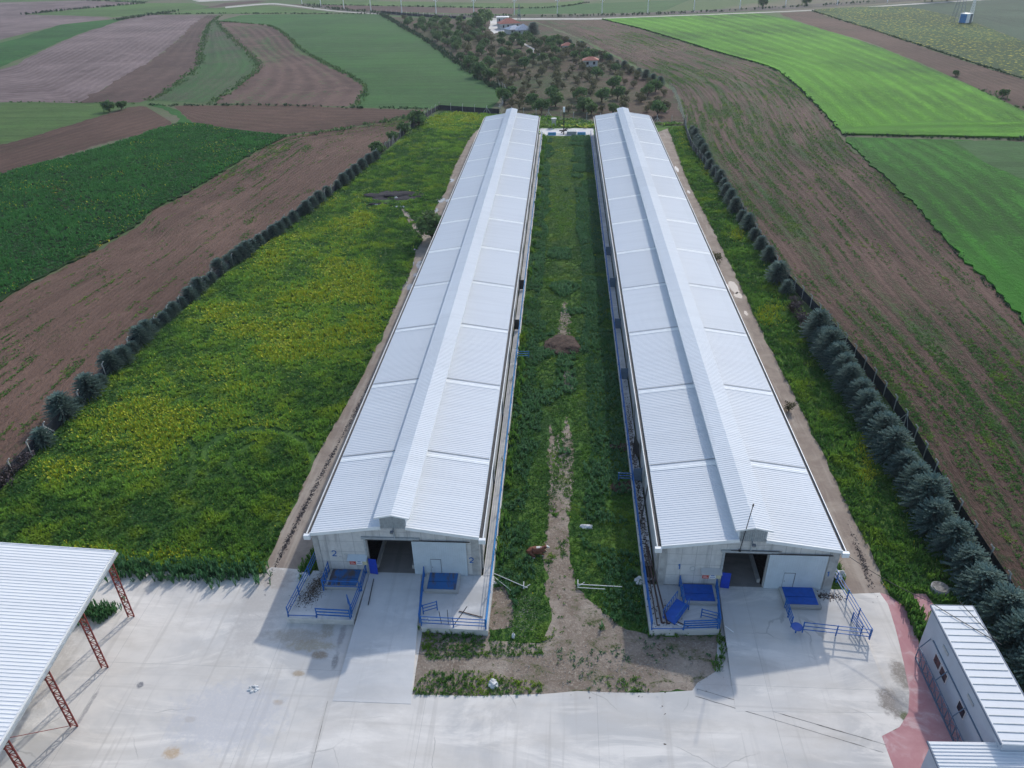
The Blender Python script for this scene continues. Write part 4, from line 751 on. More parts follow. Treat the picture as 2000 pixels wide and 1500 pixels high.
# stains on the yard (real deposits)
TM = [(541, 1099), (582, 1018), (622, 940), (665, 858), (712, 770), (757, 680)]
for i in range(5):
    a, b = G(*TM[i]), G(*TM[i+1]); c_ = (a+b)/2; chips('track_moss', c_.x, c_.y, .14, (b-a).length/3.2, 330-40*i, MT['burnt'], f'dark mossy streak down the left track, {ordw(i)} stretch from the yard', .08, GZ+.02, 40+i, math.atan2((b-a).y, (b-a).x)-math.pi/2)
a, b = G(1672, 1060), G(1700, 1140); c_ = (a+b)/2; chips('track_moss', c_.x, c_.y, .16, (b-a).length/3, 260, MT['burnt'], 'dark mossy streak down the right track near the yard', .07, GZ+.02, 46, math.atan2((b-a).y, (b-a).x)-math.pi/2)
# yard joints / drain channel
for i, (A, B) in enumerate([(((1362, 1346), (1730, 1455)), .05), (((1358, 1360), (1725, 1470)), .045), (((640, 1370), (608, 1500)), .03), (((655, 1357), (800, 1357)), .03)]):
    a, b = G(*A[0]), G(*A[1]); d = (b-a).normalized(); nn = Vector((-d.y, d.x, 0))*B/2; L = (b-a).length; k = int(L/.5); r = np.random.default_rng(i)
    up = [a+(b-a)*(j/k)+nn*(1+r.normal(0, .6)) for j in range(k+1)]; dn = [a+(b-a)*(j/k)-nn*(1+r.normal(0, .6)) for j in range(k+1)]
    mb = MB()
    for j in range(k): mb.add([(p.x, p.y, GZ+7.5*EZ) for p in (dn[j], dn[j+1], up[j+1], up[j])], [(0, 1, 2, 3)])
    tag(mb.build('yard_joint', MT['stone']), kind='structure')

# alley gates (dark sheets across the side alleys)
for (bx, ylist, lab, w0, w1, mm) in [(0, [(1007, 645), (1017, 566)], 'barn 2', 15.32, 16.05, 'dark'), (1, [(1187, 500), (1194, 562), (1206, 643), (1219, 742), (1245, 940)], 'barn 1', 30.0, 30.92, 'seam')]:
    for k, (a, b) in enumerate(ylist):
        y = G(a, b, 0).y; q = MB(); q.box(w0, w1, y-.03, y+.03, .12, 1.75); q.box(w0, w0+.06, y-.06, y+.06, 0, 1.8); q.box(w1-.06, w1, y-.06, y+.06, 0, 1.8)
        tag(q.build('alley_gate', MT['dark'] if mm == 'dark' else MT['shedblue']), f'dark sheet gate across the alley of {lab}, {ordw(len(ylist)-1-k)} from the yard', 'gate', 'dark gates across the side alleys')
T = thing('side_door', 'open black side door in the inner wall of barn 1', 'door', (30.85, 19, 0))
q = MB(); q.beam((30.9, 18.2, 1.0), (30.5, 19.8, 1.0), .05, 2.0); q.build('leaf', MT['dark'], T)
T = thing('ladder', 'dark ladder leaning against the inner gutter of barn 1', 'ladder', (30.1, 6.6, 0))
q = MB(); A = Vector((30.05, 6.4, 0)); B_ = Vector((31.05, 9.4, 4.5)); s_ = Vector((.0, .38, 0)); q.tube(A, B_, .035, 5); q.tube(A+s_, B_+s_, .035, 5); q.build('stile', MT['dark'], T)
q = MB(); [q.tube(A.lerp(B_, i/11), A.lerp(B_, i/11)+s_, .025, 5) for i in range(1, 11)]; q.build('rungs', MT['dark'], T)
rails('side_hurdle', 'small blue hurdle sticking out of the fence of barn 1', [(28.5, G(1235, 938, 0).y), (29.95, G(1235, 938, 0).y)], 1.0, 3, 1.7, cat='hurdle')
rails('side_hurdle', 'small faded blue hurdle sticking out of the fence of barn 2', [(16.1, 41), (17.8, 41)], 1.0, 3, 2.1, m='cyanblue', cat='hurdle')

# ---------------------------------------------------------------- open canopy on the left
TH = rad(5.1); T = thing('open_canopy', 'open steel canopy with white sheet roof and red lattice columns, far left', 'canopy', (-15.35, -5.4, GZ), TH)
EV = 7.45
def cz(x): return EV+(-x)*.15
q = MB(); corr(q, -14, cz(-14), .35, cz(.35), -26, .35, .31, .032); q.build('roof', MT['roof2'], T)
q = MB(); q.beam((.42, .4, cz(.4)-.12), (.42, -26, cz(.4)-.12), .06, .36); q.beam((.4, .38, cz(.4)-.1), (-14, .38, cz(-14)-.1), .06, .34); q.build('roof_trim', MT['white'], T)
q = MB(); q.beam((.56, .3, cz(.4)-.16), (.56, -26, cz(.4)-.16), .18, .16); q.build('gutter', MT['galv'], T)
for i in range(11): q = MB(); x = -.4-i*1.3; q.box(x-.05, x+.05, -26, .2, cz(x)-.22, cz(x)-.06); q.build('purlin', MT['red'], T)
def lattice(q, p, r_, w, n, t):
    p = Vector(p); r_ = Vector(r_); d = Vector(w)
    q.beam(p-d/2, r_-d/2, t, t); q.beam(p+d/2, r_+d/2, t, t)
    for i in range(n):
        a = p.lerp(r_, i/n); b = p.lerp(r_, (i+1)/n); sgn = 1 if i % 2 else -1
        q.beam(a-d/2*sgn, b+d/2*sgn, t*.6, t*.6); q.beam(b-d/2, b+d/2, t*.45, t*.45)
for i in range(5):
    y = -.1-i*5.36
    for x, sx in ((-.1, 1), (-13.4, -1)):
        if x < -1 and i > 3: continue
        q = MB(); lattice(q, (x-.05, y, 0), (x-.05, y, cz(x)-.7), (.52, 0, 0), 15, .09); q.build('column', MT['red'], T)
    q = MB(); lattice(q, (-.1, y, cz(0)-.52), (-13.4, y, cz(-13.4)-.52), (0, 0, .55), 24, .08); q.build('rafter', MT['red'], T)
for i in range(3):
    q = MB(); q.tube((-.15, -.1-i*5.36, .2), (-.15, -.1-(i+1)*5.36, 6.6), .025, 5) if i == 2 else None; q.tube((-.35, -.1-(i+1)*5.36, 5.4), (-2.3, -.1-(i+1)*5.36, cz(-2.3)-.9), .04, 5); q.build('brace', MT['red'], T)

# ---------------------------------------------------------------- container offices lower right
def shed(name, label, P0, P1, w, H, sides=1):
    """P0 far-left, P1 near-left roof corners in plan; width to the right"""
    a = Vector((P0[0], P0[1])); b = Vector((P1[0], P1[1])); L = (a-b).length; ang = math.atan2((b-a).x, -(b-a).y)
    T = thing(name, label, 'office building', (a.x, a.y, GZ), ang); return T, L
T, L = shed('office_cabin', 'two-storey pale office cabin with white striped roof and cross-braced railing', (51.75, -5.75), (51.5, -17.6), 3.05, 4.85)
H = 4.7
q = MB(); q.box(.12, 2.95, -L, -.1, 0, H-.1); q.build('wall', MT['shedwall'], T)
q = MB(); q.add([(0, 0, H), (3.08, 0, H+.1), (3.08, -L, H+.1), (0, -L, H), (0, 0, H-.14), (3.08, 0, H-.04), (3.08, -L, H-.04), (0, -L, H-.14)], [(3, 2, 1, 0), (4, 5, 6, 7), (0, 1, 5, 4), (1, 2, 6, 5), (2, 3, 7, 6), (3, 0, 4, 7)]); ro = q.build('roof', MT['roof2'], T)
q = MB(); [q.beam((.08, -.45-i*.62, H+.02), (3.0, -.45-i*.62, H+.12), .045, .05) for i in range(19)]; q.build('roof_rib', MT['galv'], ro)
q = MB(); q.beam((-.06, 0, H-.06), (-.06, -L, H-.06), .07, .17); q.beam((3.13, 0, H+.04), (3.13, -L, H+.04), .07, .17); q.beam((-.06, .05, H-.06), (3.13, .05, H+.04), .06, .15); q.build('roof_trim', MT['shedblue'], T)
q = MB(); q.box(.04, .118, -L, -1.6, H*.52, H*.52+.1); q.build('floor_beam', MT['shedblue'], T)
for (y, z, w, h, fr) in ((-2.55, 1.35, .9, .75, 1), (-3.7, 1.35, .95, .75, 1), (-6.8, 1.45, .95, .75, 1), (-2.9, 3.35, .9, .25, 0), (-7.2, 3.35, .95, .25, 0), (-10.6, 1.4, .9, .8, 1)):
    if fr:
        q = MB(); q.box(.06, .119, y-w-.07, y+.07, z-.07, z+h+.07); f = q.build('window', MT['winframe'], T); q = MB(); q.box(.03, .059, y-w, y, z, z+h); q.build('pane', MT['glass'], f)
    else: q = MB(); q.box(.06, .119, y-w, y, z, z+h); q.build('vent', MT['galv'], T)
q = MB(); x = -.55
q.beam((x, -1.3, .08), (x, -L+.8, .08), .08, .1); q.beam((x, -1.3, 1.35), (x, -L+.8, 1.35), .06, .08)
n = 7; s0 = (L-2.1)/n
for i in range(n):
    y = -1.3-i*s0; q.beam((x, y, 0), (x, y, 1.35), .07, .07); q.beam((x, y, .1), (x, y-s0, 1.3), .045, .045); q.beam((x, y, 1.3), (x, y-s0, .1), .045, .045); q.beam((x, y-s0/2, .1), (x, y-s0/2, 1.3), .04, .04)
for i in range(4): y = -1.35-i*3.1; q.beam((x, y, 1.3), (.05, y, 2.4), .06, .06)
q.build('railing', MT['shedblue'], T)
q = MB(); q.box(-.45, .115, -11.3, -10.5, 0, .35); q.build('step', MT['curb'], T)
T, L = shed('site_cabin', 'single-storey pale cabin with white ribbed roof at the lower right corner', (47.35, -16.9), (47.2, -27), 7, 3.6)
H = 3.6
q = MB(); q.box(.15, 7, -10, -.12, 0, H-.1); q.build('wall', MT['shedwall'], T)
q = MB(); n = 40
for i in range(n): y = -i*.25; q.add([(0, y, H), (7.2, y, H+.5), (7.2, y-.15, H+.5), (0, y-.15, H), (0, y-.17, H+.05), (7.2, y-.17, H+.55), (7.2, y-.24, H+.55), (0, y-.24, H+.05), (0, y-.25, H), (7.2, y-.25, H+.5)], [(3, 2, 1, 0), (4, 5, 2, 3), (7, 6, 5, 4), (8, 9, 6, 7)])
q.build('roof', MT['roof2'], T)
q = MB(); q.beam((-.04, .05, H-.08), (-.04, -10, H-.08), .07, .18); q.build('roof_trim', MT['shedblue'], T)
q = MB(); q.add([(.149, -2, 1.2), (.149, -3.4, 1.2), (.149, -3.4, 2.2), (.149, -2, 2.2)], [(3, 2, 1, 0)]); q.build('window', MT['glass'], T)
T = thing('drain_cover', 'round grey concrete well lid among the weeds by the office cabin', 'well lid', G(1834, 1154)); q = MB(); c = G(1834, 1154); q.tube(c, c+Vector((0, 0, .45)), .75, 20); q.build('ring', MT['curb'], T); q = MB(); q.tube(c+Vector((0, 0, .45)), c+Vector((0, 0, .52)), .66, 20); q.build('lid', MT['stone'], T)
def cable(name, a, b, sag, r, label):
    q = MB(); a = Vector(a); b = Vector(b); n = 14; pts = [a.lerp(b, i/n)-Vector((0, 0, sag*4*(i/n)*(1-i/n))) for i in range(n+1)]
    for p, s in zip(pts[:-1], pts[1:]): q.tube(p, s, r, 5)
    tag(q.build(name, MT['dark']), label, 'cable')
cable('overhead_cable', (BX+BW+.4, -.6, 4.4), (51.9, -5.6, 4.15), .3, .025, 'thin black cable from barn 1 to the office cabin')
cable('roof_cable', (51.9, -5.8, 4.18), (55.2, -9.6, 4.25), .02, .03, 'black cable lying across the office cabin roof from its corner')
cable('roof_cable', (53.9, -5.6, 4.35), (55.0, -9.4, 4.3), .02, .03, 'black cable from the small stub on the office cabin roof')

# ---------------------------------------------------------------- back court
y0 = 174.5
for (x, lab) in ((18.9, 'left'), (27.4, 'right')):
    T = thing('water_trough', f'long cyan-blue water trough at the far end between the barns, {lab} one', 'trough', (x, y0-.5, GZ), 0, 'troughs in the back court'); q = MB(); q.box(x-1.2, x+1.2, y0-.9, y0-.1, GZ, GZ+.75); q.build('basin', MT['cyan'], T, bevel=.05); q = MB(); q.box(x-1.1, x+1.1, y0-.8, y0-.2, GZ+.76, GZ+.78); q.build('water', MT['blue'], T)
T = thing('grey_tank', 'grey box tank between the two troughs', 'tank', (24.6, y0, GZ)); q = MB(); q.box(23.2, 26.0, y0-.9, y0+1.3, GZ, GZ+1.0); q.build('body', MT['galv'], T, bevel=.04); q = MB(); [q.beam((23.3+i*.45, y0-.8, GZ+1.02), (23.3+i*.45, y0+1.2, GZ+1.02), .05, .05) for i in range(6)]; q.build('ribs', MT['seam'], T)
T = thing('lamp_pole', 'tall dark pole with a pale lamp in the back court', 'pole', (22.3, y0+2, GZ)); q = MB(); q.tube((22.3, y0+2, GZ), (22.3, y0+2, 6), .12, 8); q.build('pole', MT['dark'], T); q = MB(); q.box(22.0, 22.6, y0+1.7, y0+2.3, 5.2, 6.6); q.build('lamp', MT['white'], T, bevel=.08)
q = MB(); q.beam((21, y0+1.5, GZ+.8), (23.6, y0+1.5, GZ+.8), .3, .3); q.beam((21.6, y0+.4, GZ+.5), (23.2, y0+2.4, GZ+1.2), .25, .25); q.beam((22.3, y0-.3, GZ), (22.3, y0+1.5, GZ+1.4), .3, .3); q.build('winch', MT['dark'], T)
T = thing('metal_hopper', 'small pale metal hopper in the weeds behind the court', 'hopper', (19.3, 184, GZ)); q = MB(); q.tube((19.3, 184, GZ+1.2), (19.3, 184, GZ+2.6), .5, 10, 0, .9); q.build('funnel', MT['galv'], T); q = MB(); [q.tube((19.3+a*.6, 184+b*.6, GZ), (19.3+a*.5, 184+b*.5, GZ+1.6), .06, 5) for a in (-1, 1) for b in (-1, 1)]; q.build('legs', MT['galv'], T)

# ---------------------------------------------------------------- concrete-post fences
def postfence(name, label, line, h=2.0, spacing=3.1, bend=1, net='netting', netH=1.5):
    P, L = smooth_line(line, spacing); P = P[:101]; T = thing(name, label, 'fence', (P[0][0], P[0][1], GZ))
    for i in range(len(P)):
        x, y = P[i]; d = P[min(i+1, len(P)-1)]-P[max(i-1, 0)]; d = d/np.hypot(*d); nx, ny = -d[1]*bend, d[0]*bend
        q = MB(); q.beam((x, y, GZ), (x, y, GZ+h), .13, .13); q.beam((x, y, GZ+h-.02), (x+nx*.32, y+ny*.32, GZ+h+.36), .11, .11)
        if i % 8 == 4: q.beam((x+d[0]*1.3, y+d[1]*1.3, GZ), (x, y, GZ+h*.85), .1, .1); q.beam((x-d[0]*1.3, y-d[1]*1.3, GZ), (x, y, GZ+h*.85), .1, .1)
        q.build('post', MT['post'], T)
    if net:
        q = MB(); [q.add([(P[i][0], P[i][1], GZ), (P[i+1][0], P[i+1][1], GZ), (P[i+1][0], P[i+1][1], GZ+netH), (P[i][0], P[i][1], GZ+netH)], [(0, 1, 2, 3)]) for i in range(len(P)-1)]; q.build('netting', MT[net], T)
    q = MB()
    for k in range(2): [q.tube((P[i][0], P[i][1], GZ+h-.15-.3*k), (P[i+1][0], P[i+1][1], GZ+h-.15-.3*k), .012, 3) for i in range(len(P)-1)]
    q.build('wire', MT['dark'], T); return T
LFL = [G(*p) for p in [(-60, 1012), (0, 956), (60, 893), (107, 842), (165, 785), (240, 700), (330, 622), (440, 531), (560, 438), (640, 385), (700, 334), (760, 288), (800, 254), (835, 228), (858, 214)]]
postfence('boundary_fence', 'pale concrete-post fence with dark netting along the left meadow', LFL, bend=-1, spacing=3.6)
postfence('boundary_fence', 'short fence with dark netting at the far left corner behind the meadow', [G(858, 214), G(900, 217), G(975, 222)], spacing=4)
postfence('back_fence', 'white-post fence between the barns and the orchard', [G(975, 222), G(1060, 228), G(1160, 236), G(1340, 242)], spacing=4.2, net=None)
RFL = [G(*p) for p in [(2100, 1405), (2000, 1215), (1850, 978), (1750, 808), (1622, 645), (1532, 545), (1482, 468), (1420, 375), (1352, 292), (1336, 240)]]
postfence('boundary_fence', 'pale concrete-post fence with dark netting behind the right hedge', RFL, bend=1, spacing=3.2)
postfence('orchard_fence', 'white-post fence on the right edge of the orchard', [G(1336, 240), G(1320, 190), G(1308, 172)], spacing=4, net=None)
postfence('orchard_fence', 'white-post fence on the left edge of the orchard', [G(975, 222), G(988, 182), G(975, 170)], spacing=4, net=None)
postfence('roadside_fence', 'pale post fence beside the railway above the orchard', [G(745, 25.5), (G(830, 33)), G(910, 37)], spacing=6, h=2.4, net='netting')

# ---------------------------------------------------------------- vegetation
def vnoise(x, y, s, seed=0):
    """smooth value noise on arrays, 0..1"""
    r = np.random.default_rng(seed); T = r.random((64, 64)); X = np.asarray(x)*s+1000; Y = np.asarray(y)*s+1000
    xi = np.floor(X).astype(int); yi = np.floor(Y).astype(int); fx = X-xi; fy = Y-yi; fx = fx*fx*(3-2*fx); fy = fy*fy*(3-2*fy)
    t = lambda a, b: T[a % 64, b % 64]
    return (t(xi, yi)*(1-fx)+t(xi+1, yi)*fx)*(1-fy)+(t(xi, yi+1)*(1-fx)+t(xi+1, yi+1)*fx)*fy
def inpoly(x, y, poly):
    P = np.array([(p[0], p[1]) for p in poly]); c = np.zeros(len(x), bool); j = len(P)-1
    for i in range(len(P)):
        xi, yi = P[i]; xj, yj = P[j]
        k = ((yi > y) != (yj > y)) & (x < (xj-xi)*(y-yi)/((yj-yi) if yj != yi else 1e-9)+xi); c ^= k; j = i
    return c
def tufts(X, Y, H, R, K, seed, z=GZ, wid=.09):
    """K bent blades per tuft -> verts, quads"""
    r = np.random.default_rng(seed); n = len(X); X = np.repeat(X, K); Y = np.repeat(Y, K); H = np.repeat(H, K); R = np.repeat(R, K); m = n*K
    a = r.uniform(0, 2*np.pi, m); l = R*r.uniform(.35, 1.0, m); h = H*r.uniform(.45, 1.1, m); w = R*wid*2*r.uniform(.6, 1.3, m); ca, sa = np.cos(a), np.sin(a)
    bx = X+ca*R*.1; by = Y+sa*R*.1; tw = r.uniform(-.6, .6, m); px, py = -sa*w, ca*w
    V = np.empty((m, 4, 3)); zz = z if np.isscalar(z) else np.repeat(z, K)
    V[:, 0] = np.c_[bx-px*.35, by-py*.35, zz+0*bx]; V[:, 1] = np.c_[bx+px*.35+ca*l*.1, by+py*.35+sa*l*.1, zz+.02+0*bx]
    V[:, 2] = np.c_[bx+ca*l+px, by+sa*l+py, zz+h+tw*w]; V[:, 3] = np.c_[bx+ca*l*.8-px, by+sa*l*.8-py, zz+h*1.05-tw*w]
    F = np.arange(m*4).reshape(m, 4); t = np.repeat(r.random(m)*.6+.2*0, 4); return V.reshape(-1, 3), F, t, np.repeat(np.arange(n), K)
def scatter(poly, dens, seed, holes=()):
    P = np.array([(p[0], p[1]) for p in poly]); x0, y0 = P.min(0); x1, y1 = P.max(0); r = np.random.default_rng(seed); n = int((x1-x0)*(y1-y0)*dens)
    x = r.uniform(x0, x1, n); y = r.uniform(y0, y1, n)
    k = inpoly(x, y, poly)
    for h in holes: k &= ~(inpoly(x, y, h) & (r.random(n) < (.75 if len(h) == 6 else .98)) & (vnoise(x, y, .8, 17)+.35*vnoise(x, y, 2.2, 18) < (.72 if len(h) == 6 else .98)))
    return x[k], y[k], r
TRLw = PX(TRL)
ML = [G(-200, 1112), G(0, 1112), G(225, 1114), G(400, 1117), G(512, 1121)]+TRLw[1:]+[Vector((3, 172, 0)), Vector((2, 181, 0))]+[G(975, 224), G(862, 219), G(835, 234), G(800, 262), G(700, 342), G(560, 447), (G(440, 540)), G(240, 712), G(110, 850), G(0, 970), G(-130, 1085)]
def yellowness(x, y):
    px, py = toph(np.c_[x, y, np.full(len(x), GZ)].reshape(-1, 3)) if 0 else (None, None)
    d = np.c_[x, y, np.full(len(x), GZ)]-np.array([CX, CY, CZ]); w = d@np.array(CF); px = 1000+FPX*(d@np.array(CR))/w; py = 750-FPX*(d@np.array(CU))/w
    f = np.zeros(len(x))
    for a, b, rx, ry, s in [(620, 640, 110, 70, 1.0), (560, 490, 120, 50, .8), (510, 700, 110, 50, .8), (300, 780, 130, 70, .8), (100, 905, 50, 30, 1.1), (680, 400, 60, 30, .6), (430, 620, 60, 30, .9), (240, 880, 180, 60, .45), (885, 235, 50, 16, 1.2), (690, 430, 40, 20, .6), (680, 560, 60, 60, .7), (520, 830, 70, 30, .5), (300, 1085, 120, 20, .5), (130, 1080, 110, 18, .5),
                           (1694, 905, 18, 45, 1.6), (1510, 615, 26, 22, 1.1), (1440, 462, 12, 12, 1.0), (1385, 325, 16, 16, .9), (1690, 1130, 24, 14, 1.0), (1335, 268, 18, 30, .4), (1150, 252, 60, 6, 1.2), (1150, 330, 8, 6, 1.0), (1150, 445, 10, 8, .8), (1070, 400, 10, 8, .8), (1095, 300, 30, 16, .25), (1730, 1150, 12, 8, .8)]:
        f += s*np.exp(-(((px-a)/rx)**2+((py-b)/ry)**2)*.9)
    return f, px, py
def grass_area(name, poly, dens, K, hole, seed, mat, h0=.3, h1=.75, label='', flo=1.0, size=.38):
    x, y, r = scatter(poly, dens, seed, hole); kk = r.random(len(x)) < np.minimum(1, (62/np.hypot(np.hypot(x-CX, y-CY), CZ))**1.15); x, y = x[kk], y[kk]; f, px, py = yellowness(x, y)
    n1 = vnoise(x, y, .16, 1); n2 = vnoise(x, y, .55, 2); n3 = vnoise(x, y, .05, 3)
    keep = np.ones(len(x), bool)
    if 'meadow' in name:                                 # wheel marks pressed into the meadow
        for (cx, cy, rx, ry, a0, a1) in [(505, 900, 108, 62, -3.3, .2), (530, 905, 80, 42, 2.2, 4.1), (350, 900, 30, 55, -1.2, 1.2), (330, 900, 22, 50, -1.0, 1.0), (385, 905, 22, 50, -1, 1)]:
            rr = np.hypot((px-cx)/rx, (py-cy)/ry); an = np.arctan2(py-cy, px-cx); an2 = np.where(an < a0, an+2*np.pi, an)
            keep &= ~((abs(rr-1) < (.075 if rx > 60 else .16)) & (an2 > a0) & (an2 < a1) & (r.random(len(x)) < .95))
    x, y, f, n1, n2, n3 = [q[keep] for q in (x, y, f, n1, n2, n3)]; n = len(x)
    dist = np.hypot(x-CX, y-CY); n4 = vnoise(x, y, 1.05, 8); H = (h0+(h1-h0)*np.clip(n1*.45+n2*.5+n4*.75-.4, 0, 1.15))*r.uniform(.75, 1.15, n); R = size*r.uniform(.75, 1.25, n)*np.maximum(1, np.hypot(dist, CZ)/62)**.72
    V, F, t, idx = tufts(X=x, Y=y, H=H, R=R, K=K, seed=seed, wid=.085)
    t = t*.7+np.repeat(((n2[idx]-.5)*.55+np.clip(f[idx], 0, 1.2)*(.35+.6*n1[idx])+(n1[idx]-.5)*.35+(n3[idx]-.5)*.3+(n4[idx]-.5)*.5+.12), 4)
    mi = np.zeros(len(F), int); fr = np.random.default_rng(seed+5)
    pf = np.clip((f-.15)*flo*(.10+2.4*np.clip(n1*1.5+n2*.7-.65, 0, 1)), 0, .95)[idx]*.75
    hi = V.reshape(-1, 4, 3)[:, 2, 2] > GZ+H[idx]*.55
    mi[(fr.random(len(F)) < pf) & hi] = 1
    mi[(mi == 0) & (fr.random(len(F)) < .004*flo)] = 1
    o = nparr(name, V, F, [mat, MT['flower']], mi, t); tag(o, label, 'grass', None, 'stuff'); return o
BURN = blob_pts(775, 385, 5.5, 4.5, 3)
PATH = PX([(781, 408), (790, 408), (812, 436), (832, 455), (830, 470), (816, 458), (798, 438)])
grass_area('meadow_grass', ML, 22, 7, [BURN, PATH, blob_pts(848, 291, 2.5, 1.6, 4)], 21, MT['grass'], .15, .6, 'tall green weeds and yellow mustard filling the left meadow', size=.23)
DLOT = PX([(822, 1222), (958, 1232), (955, 1250), (1062, 1254), (1078, 1200), (1066, 1150), (1060, 1090), (1070, 1030), (1072, 1000), (1088, 1012), (1096, 990), (1112, 1010), (1114, 1100), (1128, 1150), (1160, 1180), (1210, 1222), (1272, 1240), (1402, 1240), (1402, 1314), (1354, 1352), (1060, 1360), (800, 1360)])
MID = [Vector((16.42, -5.5, 0)), Vector((16.35, 172, 0)), Vector((29.78, 172, 0)), Vector((29.8, -5.8, 0)), G(1210, 1222), G(1062, 1256), G(956, 1252), G(960, 1232)]
RUT = [[G(a, b)+Vector((s*w, 0, 0)) for (a, b), s in zip(l+l[::-1], [-1]*len(l)+[1]*len(l))] for l, w in (([(1083, 1000), (1078, 900), (1075, 830)], .45), ([(1100, 1000), (1108, 880), (1106, 815)], .65), ([(1100, 655), (1103, 620), (1102, 590)], .7), ([(1110, 760), (1108, 735), (1107, 715)], .6))]
MND = blob_pts(1097, 674, 2.7, 2.4, 3); PATCH = PX([(954, 1150), (985, 1145), (1002, 1180), (1000, 1225), (950, 1232)]); COWB = blob_pts(1048, 1080, 1.6, .8, 4)
grass_area('lot_grass', MID, 26, 7, [DLOT, MND, PATCH, COWB]+RUT, 31, MT['lotgrass'], .06, .22, 'green grass between the two barns', .8, .19)
# taller blue-green weeds in belts along both alleys and round the mound
x, y, r = scatter(MID, 7, 33, [DLOT, MND, PATCH, COWB]+RUT); u = (x-16.3)/13.5; n1 = vnoise(x, y, .13, 5); n2 = vnoise(x, y, .35, 6)
k = ((u > .66+.22*(n1-.5)) & (n2+n1 > .62)) | ((u < .22*(.5+n1)) & (n2 > .3)) | (np.hypot(x-MND[0].x+2.6, y-G(1097, 674).y) < 4.4) & (n2 > .35) | (n1*n2 > .48)
x, y, n2 = x[k], y[k], n2[k]; V, F, t, idx = tufts(x, y, .2+.4*n2, .28*np.ones(len(x))*(1+y/200), 9, 34); o = nparr('tall_weeds', V, F, MT['tallweed'], None, t+np.repeat(n2[idx]*.4, 4)); tag(o, 'taller blue-green weeds in belts along the alleys', 'weeds', None, 'stuff')
TRRw = PX(TRR)
RV = [G(1730, 1156)]+TRRw[:-1][::-1]+[G(1345, 246), G(1400, 340), G(1455, 430), G(1512, 530), G(1600, 648), G(1730, 808), G(1830, 980), G(1975, 1210), G(2040, 1330), G(1990, 1300), G(1900, 1180), G(1830, 1178), G(1808, 1160), G(1780, 1158), G(1796, 1235), G(1780, 1215), G(1765, 1182)]
grass_area('verge_grass', RV, 20, 7, [], 41, MT['lotgrass'], .2, .65, 'green weeds with mustard patches between the right track and the hedge', 1.25, .22)
BK = [Vector((15, 182.5, 0)), Vector((31, 182, 0)), G(1340, 243), G(1160, 237), G(1060, 229), G(975, 224), Vector((3, 181, 0)), Vector((3, 174, 0)), Vector((15, 174, 0))]
grass_area('back_grass', BK, 3, 8, [], 43, MT['grass'], .3, .9, 'weeds behind the back court', 1.4, .6)
LG = PX([(826, 1228), (952, 1234), (1058, 1262), (1060, 1280), (960, 1284), (835, 1290), (826, 1270)]); LG2 = PX([(812, 1312), (1050, 1312), (1060, 1330), (1060, 1356), (930, 1360), (808, 1357)]); LG3 = PX([(1185, 1320), (1250, 1322), (1268, 1350), (1182, 1352)])
def patchy(name, poly, dens, seed, thr, mat, label, h=.14, size=.18, sx=.3, sy=.9):
    x, y, r = scatter(poly, dens, seed); k = vnoise(x*sx/sy, y, sy, seed)+r.normal(0, .08, len(x)) > thr; x, y = x[k], y[k]
    V, F, t, _ = tufts(x, y, h*r.uniform(.6, 1.3, len(x)), size*np.ones(len(x)), 8, seed); tag(nparr(name, V, F, mat, None, t), label, 'grass', None, 'stuff')
patchy('lot_edge_grass', LG, 24, 51, .34, MT['lotgrass'], 'grass strips on the dirt lot in front of barn 2')
patchy('lot_edge_grass', LG2, 24, 52, .38, MT['grass'], 'olive grass along the yard edge', .18)
patchy('lot_edge_grass', LG3, 14, 53, .3, MT['grass'], 'small olive grass patch on the dirt lot', .15)
patchy('lot_edge_grass', PX([(1060, 1258), (1270, 1244), (1400, 1246), (1398, 1310), (1350, 1345), (1060, 1352)]), 3, 54, .66, MT['tallweed'], 'sparse weeds over the trampled dirt', .15, .22)
# weed fringe at walls and joints
def fringe(name, line, w, dens, seed, label, mat='lotgrass', h=.45, size=.3, thr=.25):
    P, L = smooth_line([p if isinstance(p, Vector) else Vector(p) for p in line], .5); r = np.random.default_rng(seed); dens, size = (dens*2.2, size*.6) if 'field' not in name else (dens, size); n = int(L*w*dens); k = r.integers(0, len(P)-1, n); t = r.random((n, 1)); Q = P[k]*(1-t)+P[k+1]*t
    x = Q[:, 0]+r.normal(0, w/2, n); y = Q[:, 1]+r.normal(0, w/2, n); q = vnoise(x, y, .5, seed) > thr; x, y = x[q], y[q]
    V, F, tt, _ = tufts(x, y, h*r.uniform(.5, 1.3, len(x)), size*r.uniform(.7, 1.3, len(x)), 8, seed); tag(nparr(name, V, F, MT[mat], None, tt), label, 'weeds', None, 'stuff')
fringe('wall_weeds', [G(1270, 1240), G(1402, 1236), G(1402, 1310)], .5, 14, 61, 'grass fringe below the platform of barn 1', h=.35)
fringe('wall_weeds', [G(826, 1228), G(958, 1238)], .6, 16, 62, 'dark grass fringe below the right platform of barn 2', h=.45)
fringe('wall_weeds', [Vector((-1.6, -.2, 0)), Vector((-1.1, 2.5, 0)), Vector((-.6, 8, 0))], .7, 22, 63, 'dark weeds at the left front corner of barn 2', h=.7)
fringe('wall_weeds', [Vector((47.6, 1.6, 0)), Vector((47.2, 5, 0)), Vector((47.0, 8, 0))], .8, 26, 64, 'dark weeds at the right front corner of barn 1', h=.8)
fringe('wall_weeds', [G(196, 1205), G(215, 1198), G(140, 1200), G(90, 1190), G(60, 1212)], 1.0, 24, 65, 'tall weeds growing under the open canopy', 'tallweed', .8, .35)
fringe('wall_weeds', [G(1770, 1180), G(1782, 1198), G(1793, 1225), G(1800, 1245)], .7, 30, 66, 'dark shrubby weeds between the two red paving areas', 'lotgrass', .9, .4, 0)
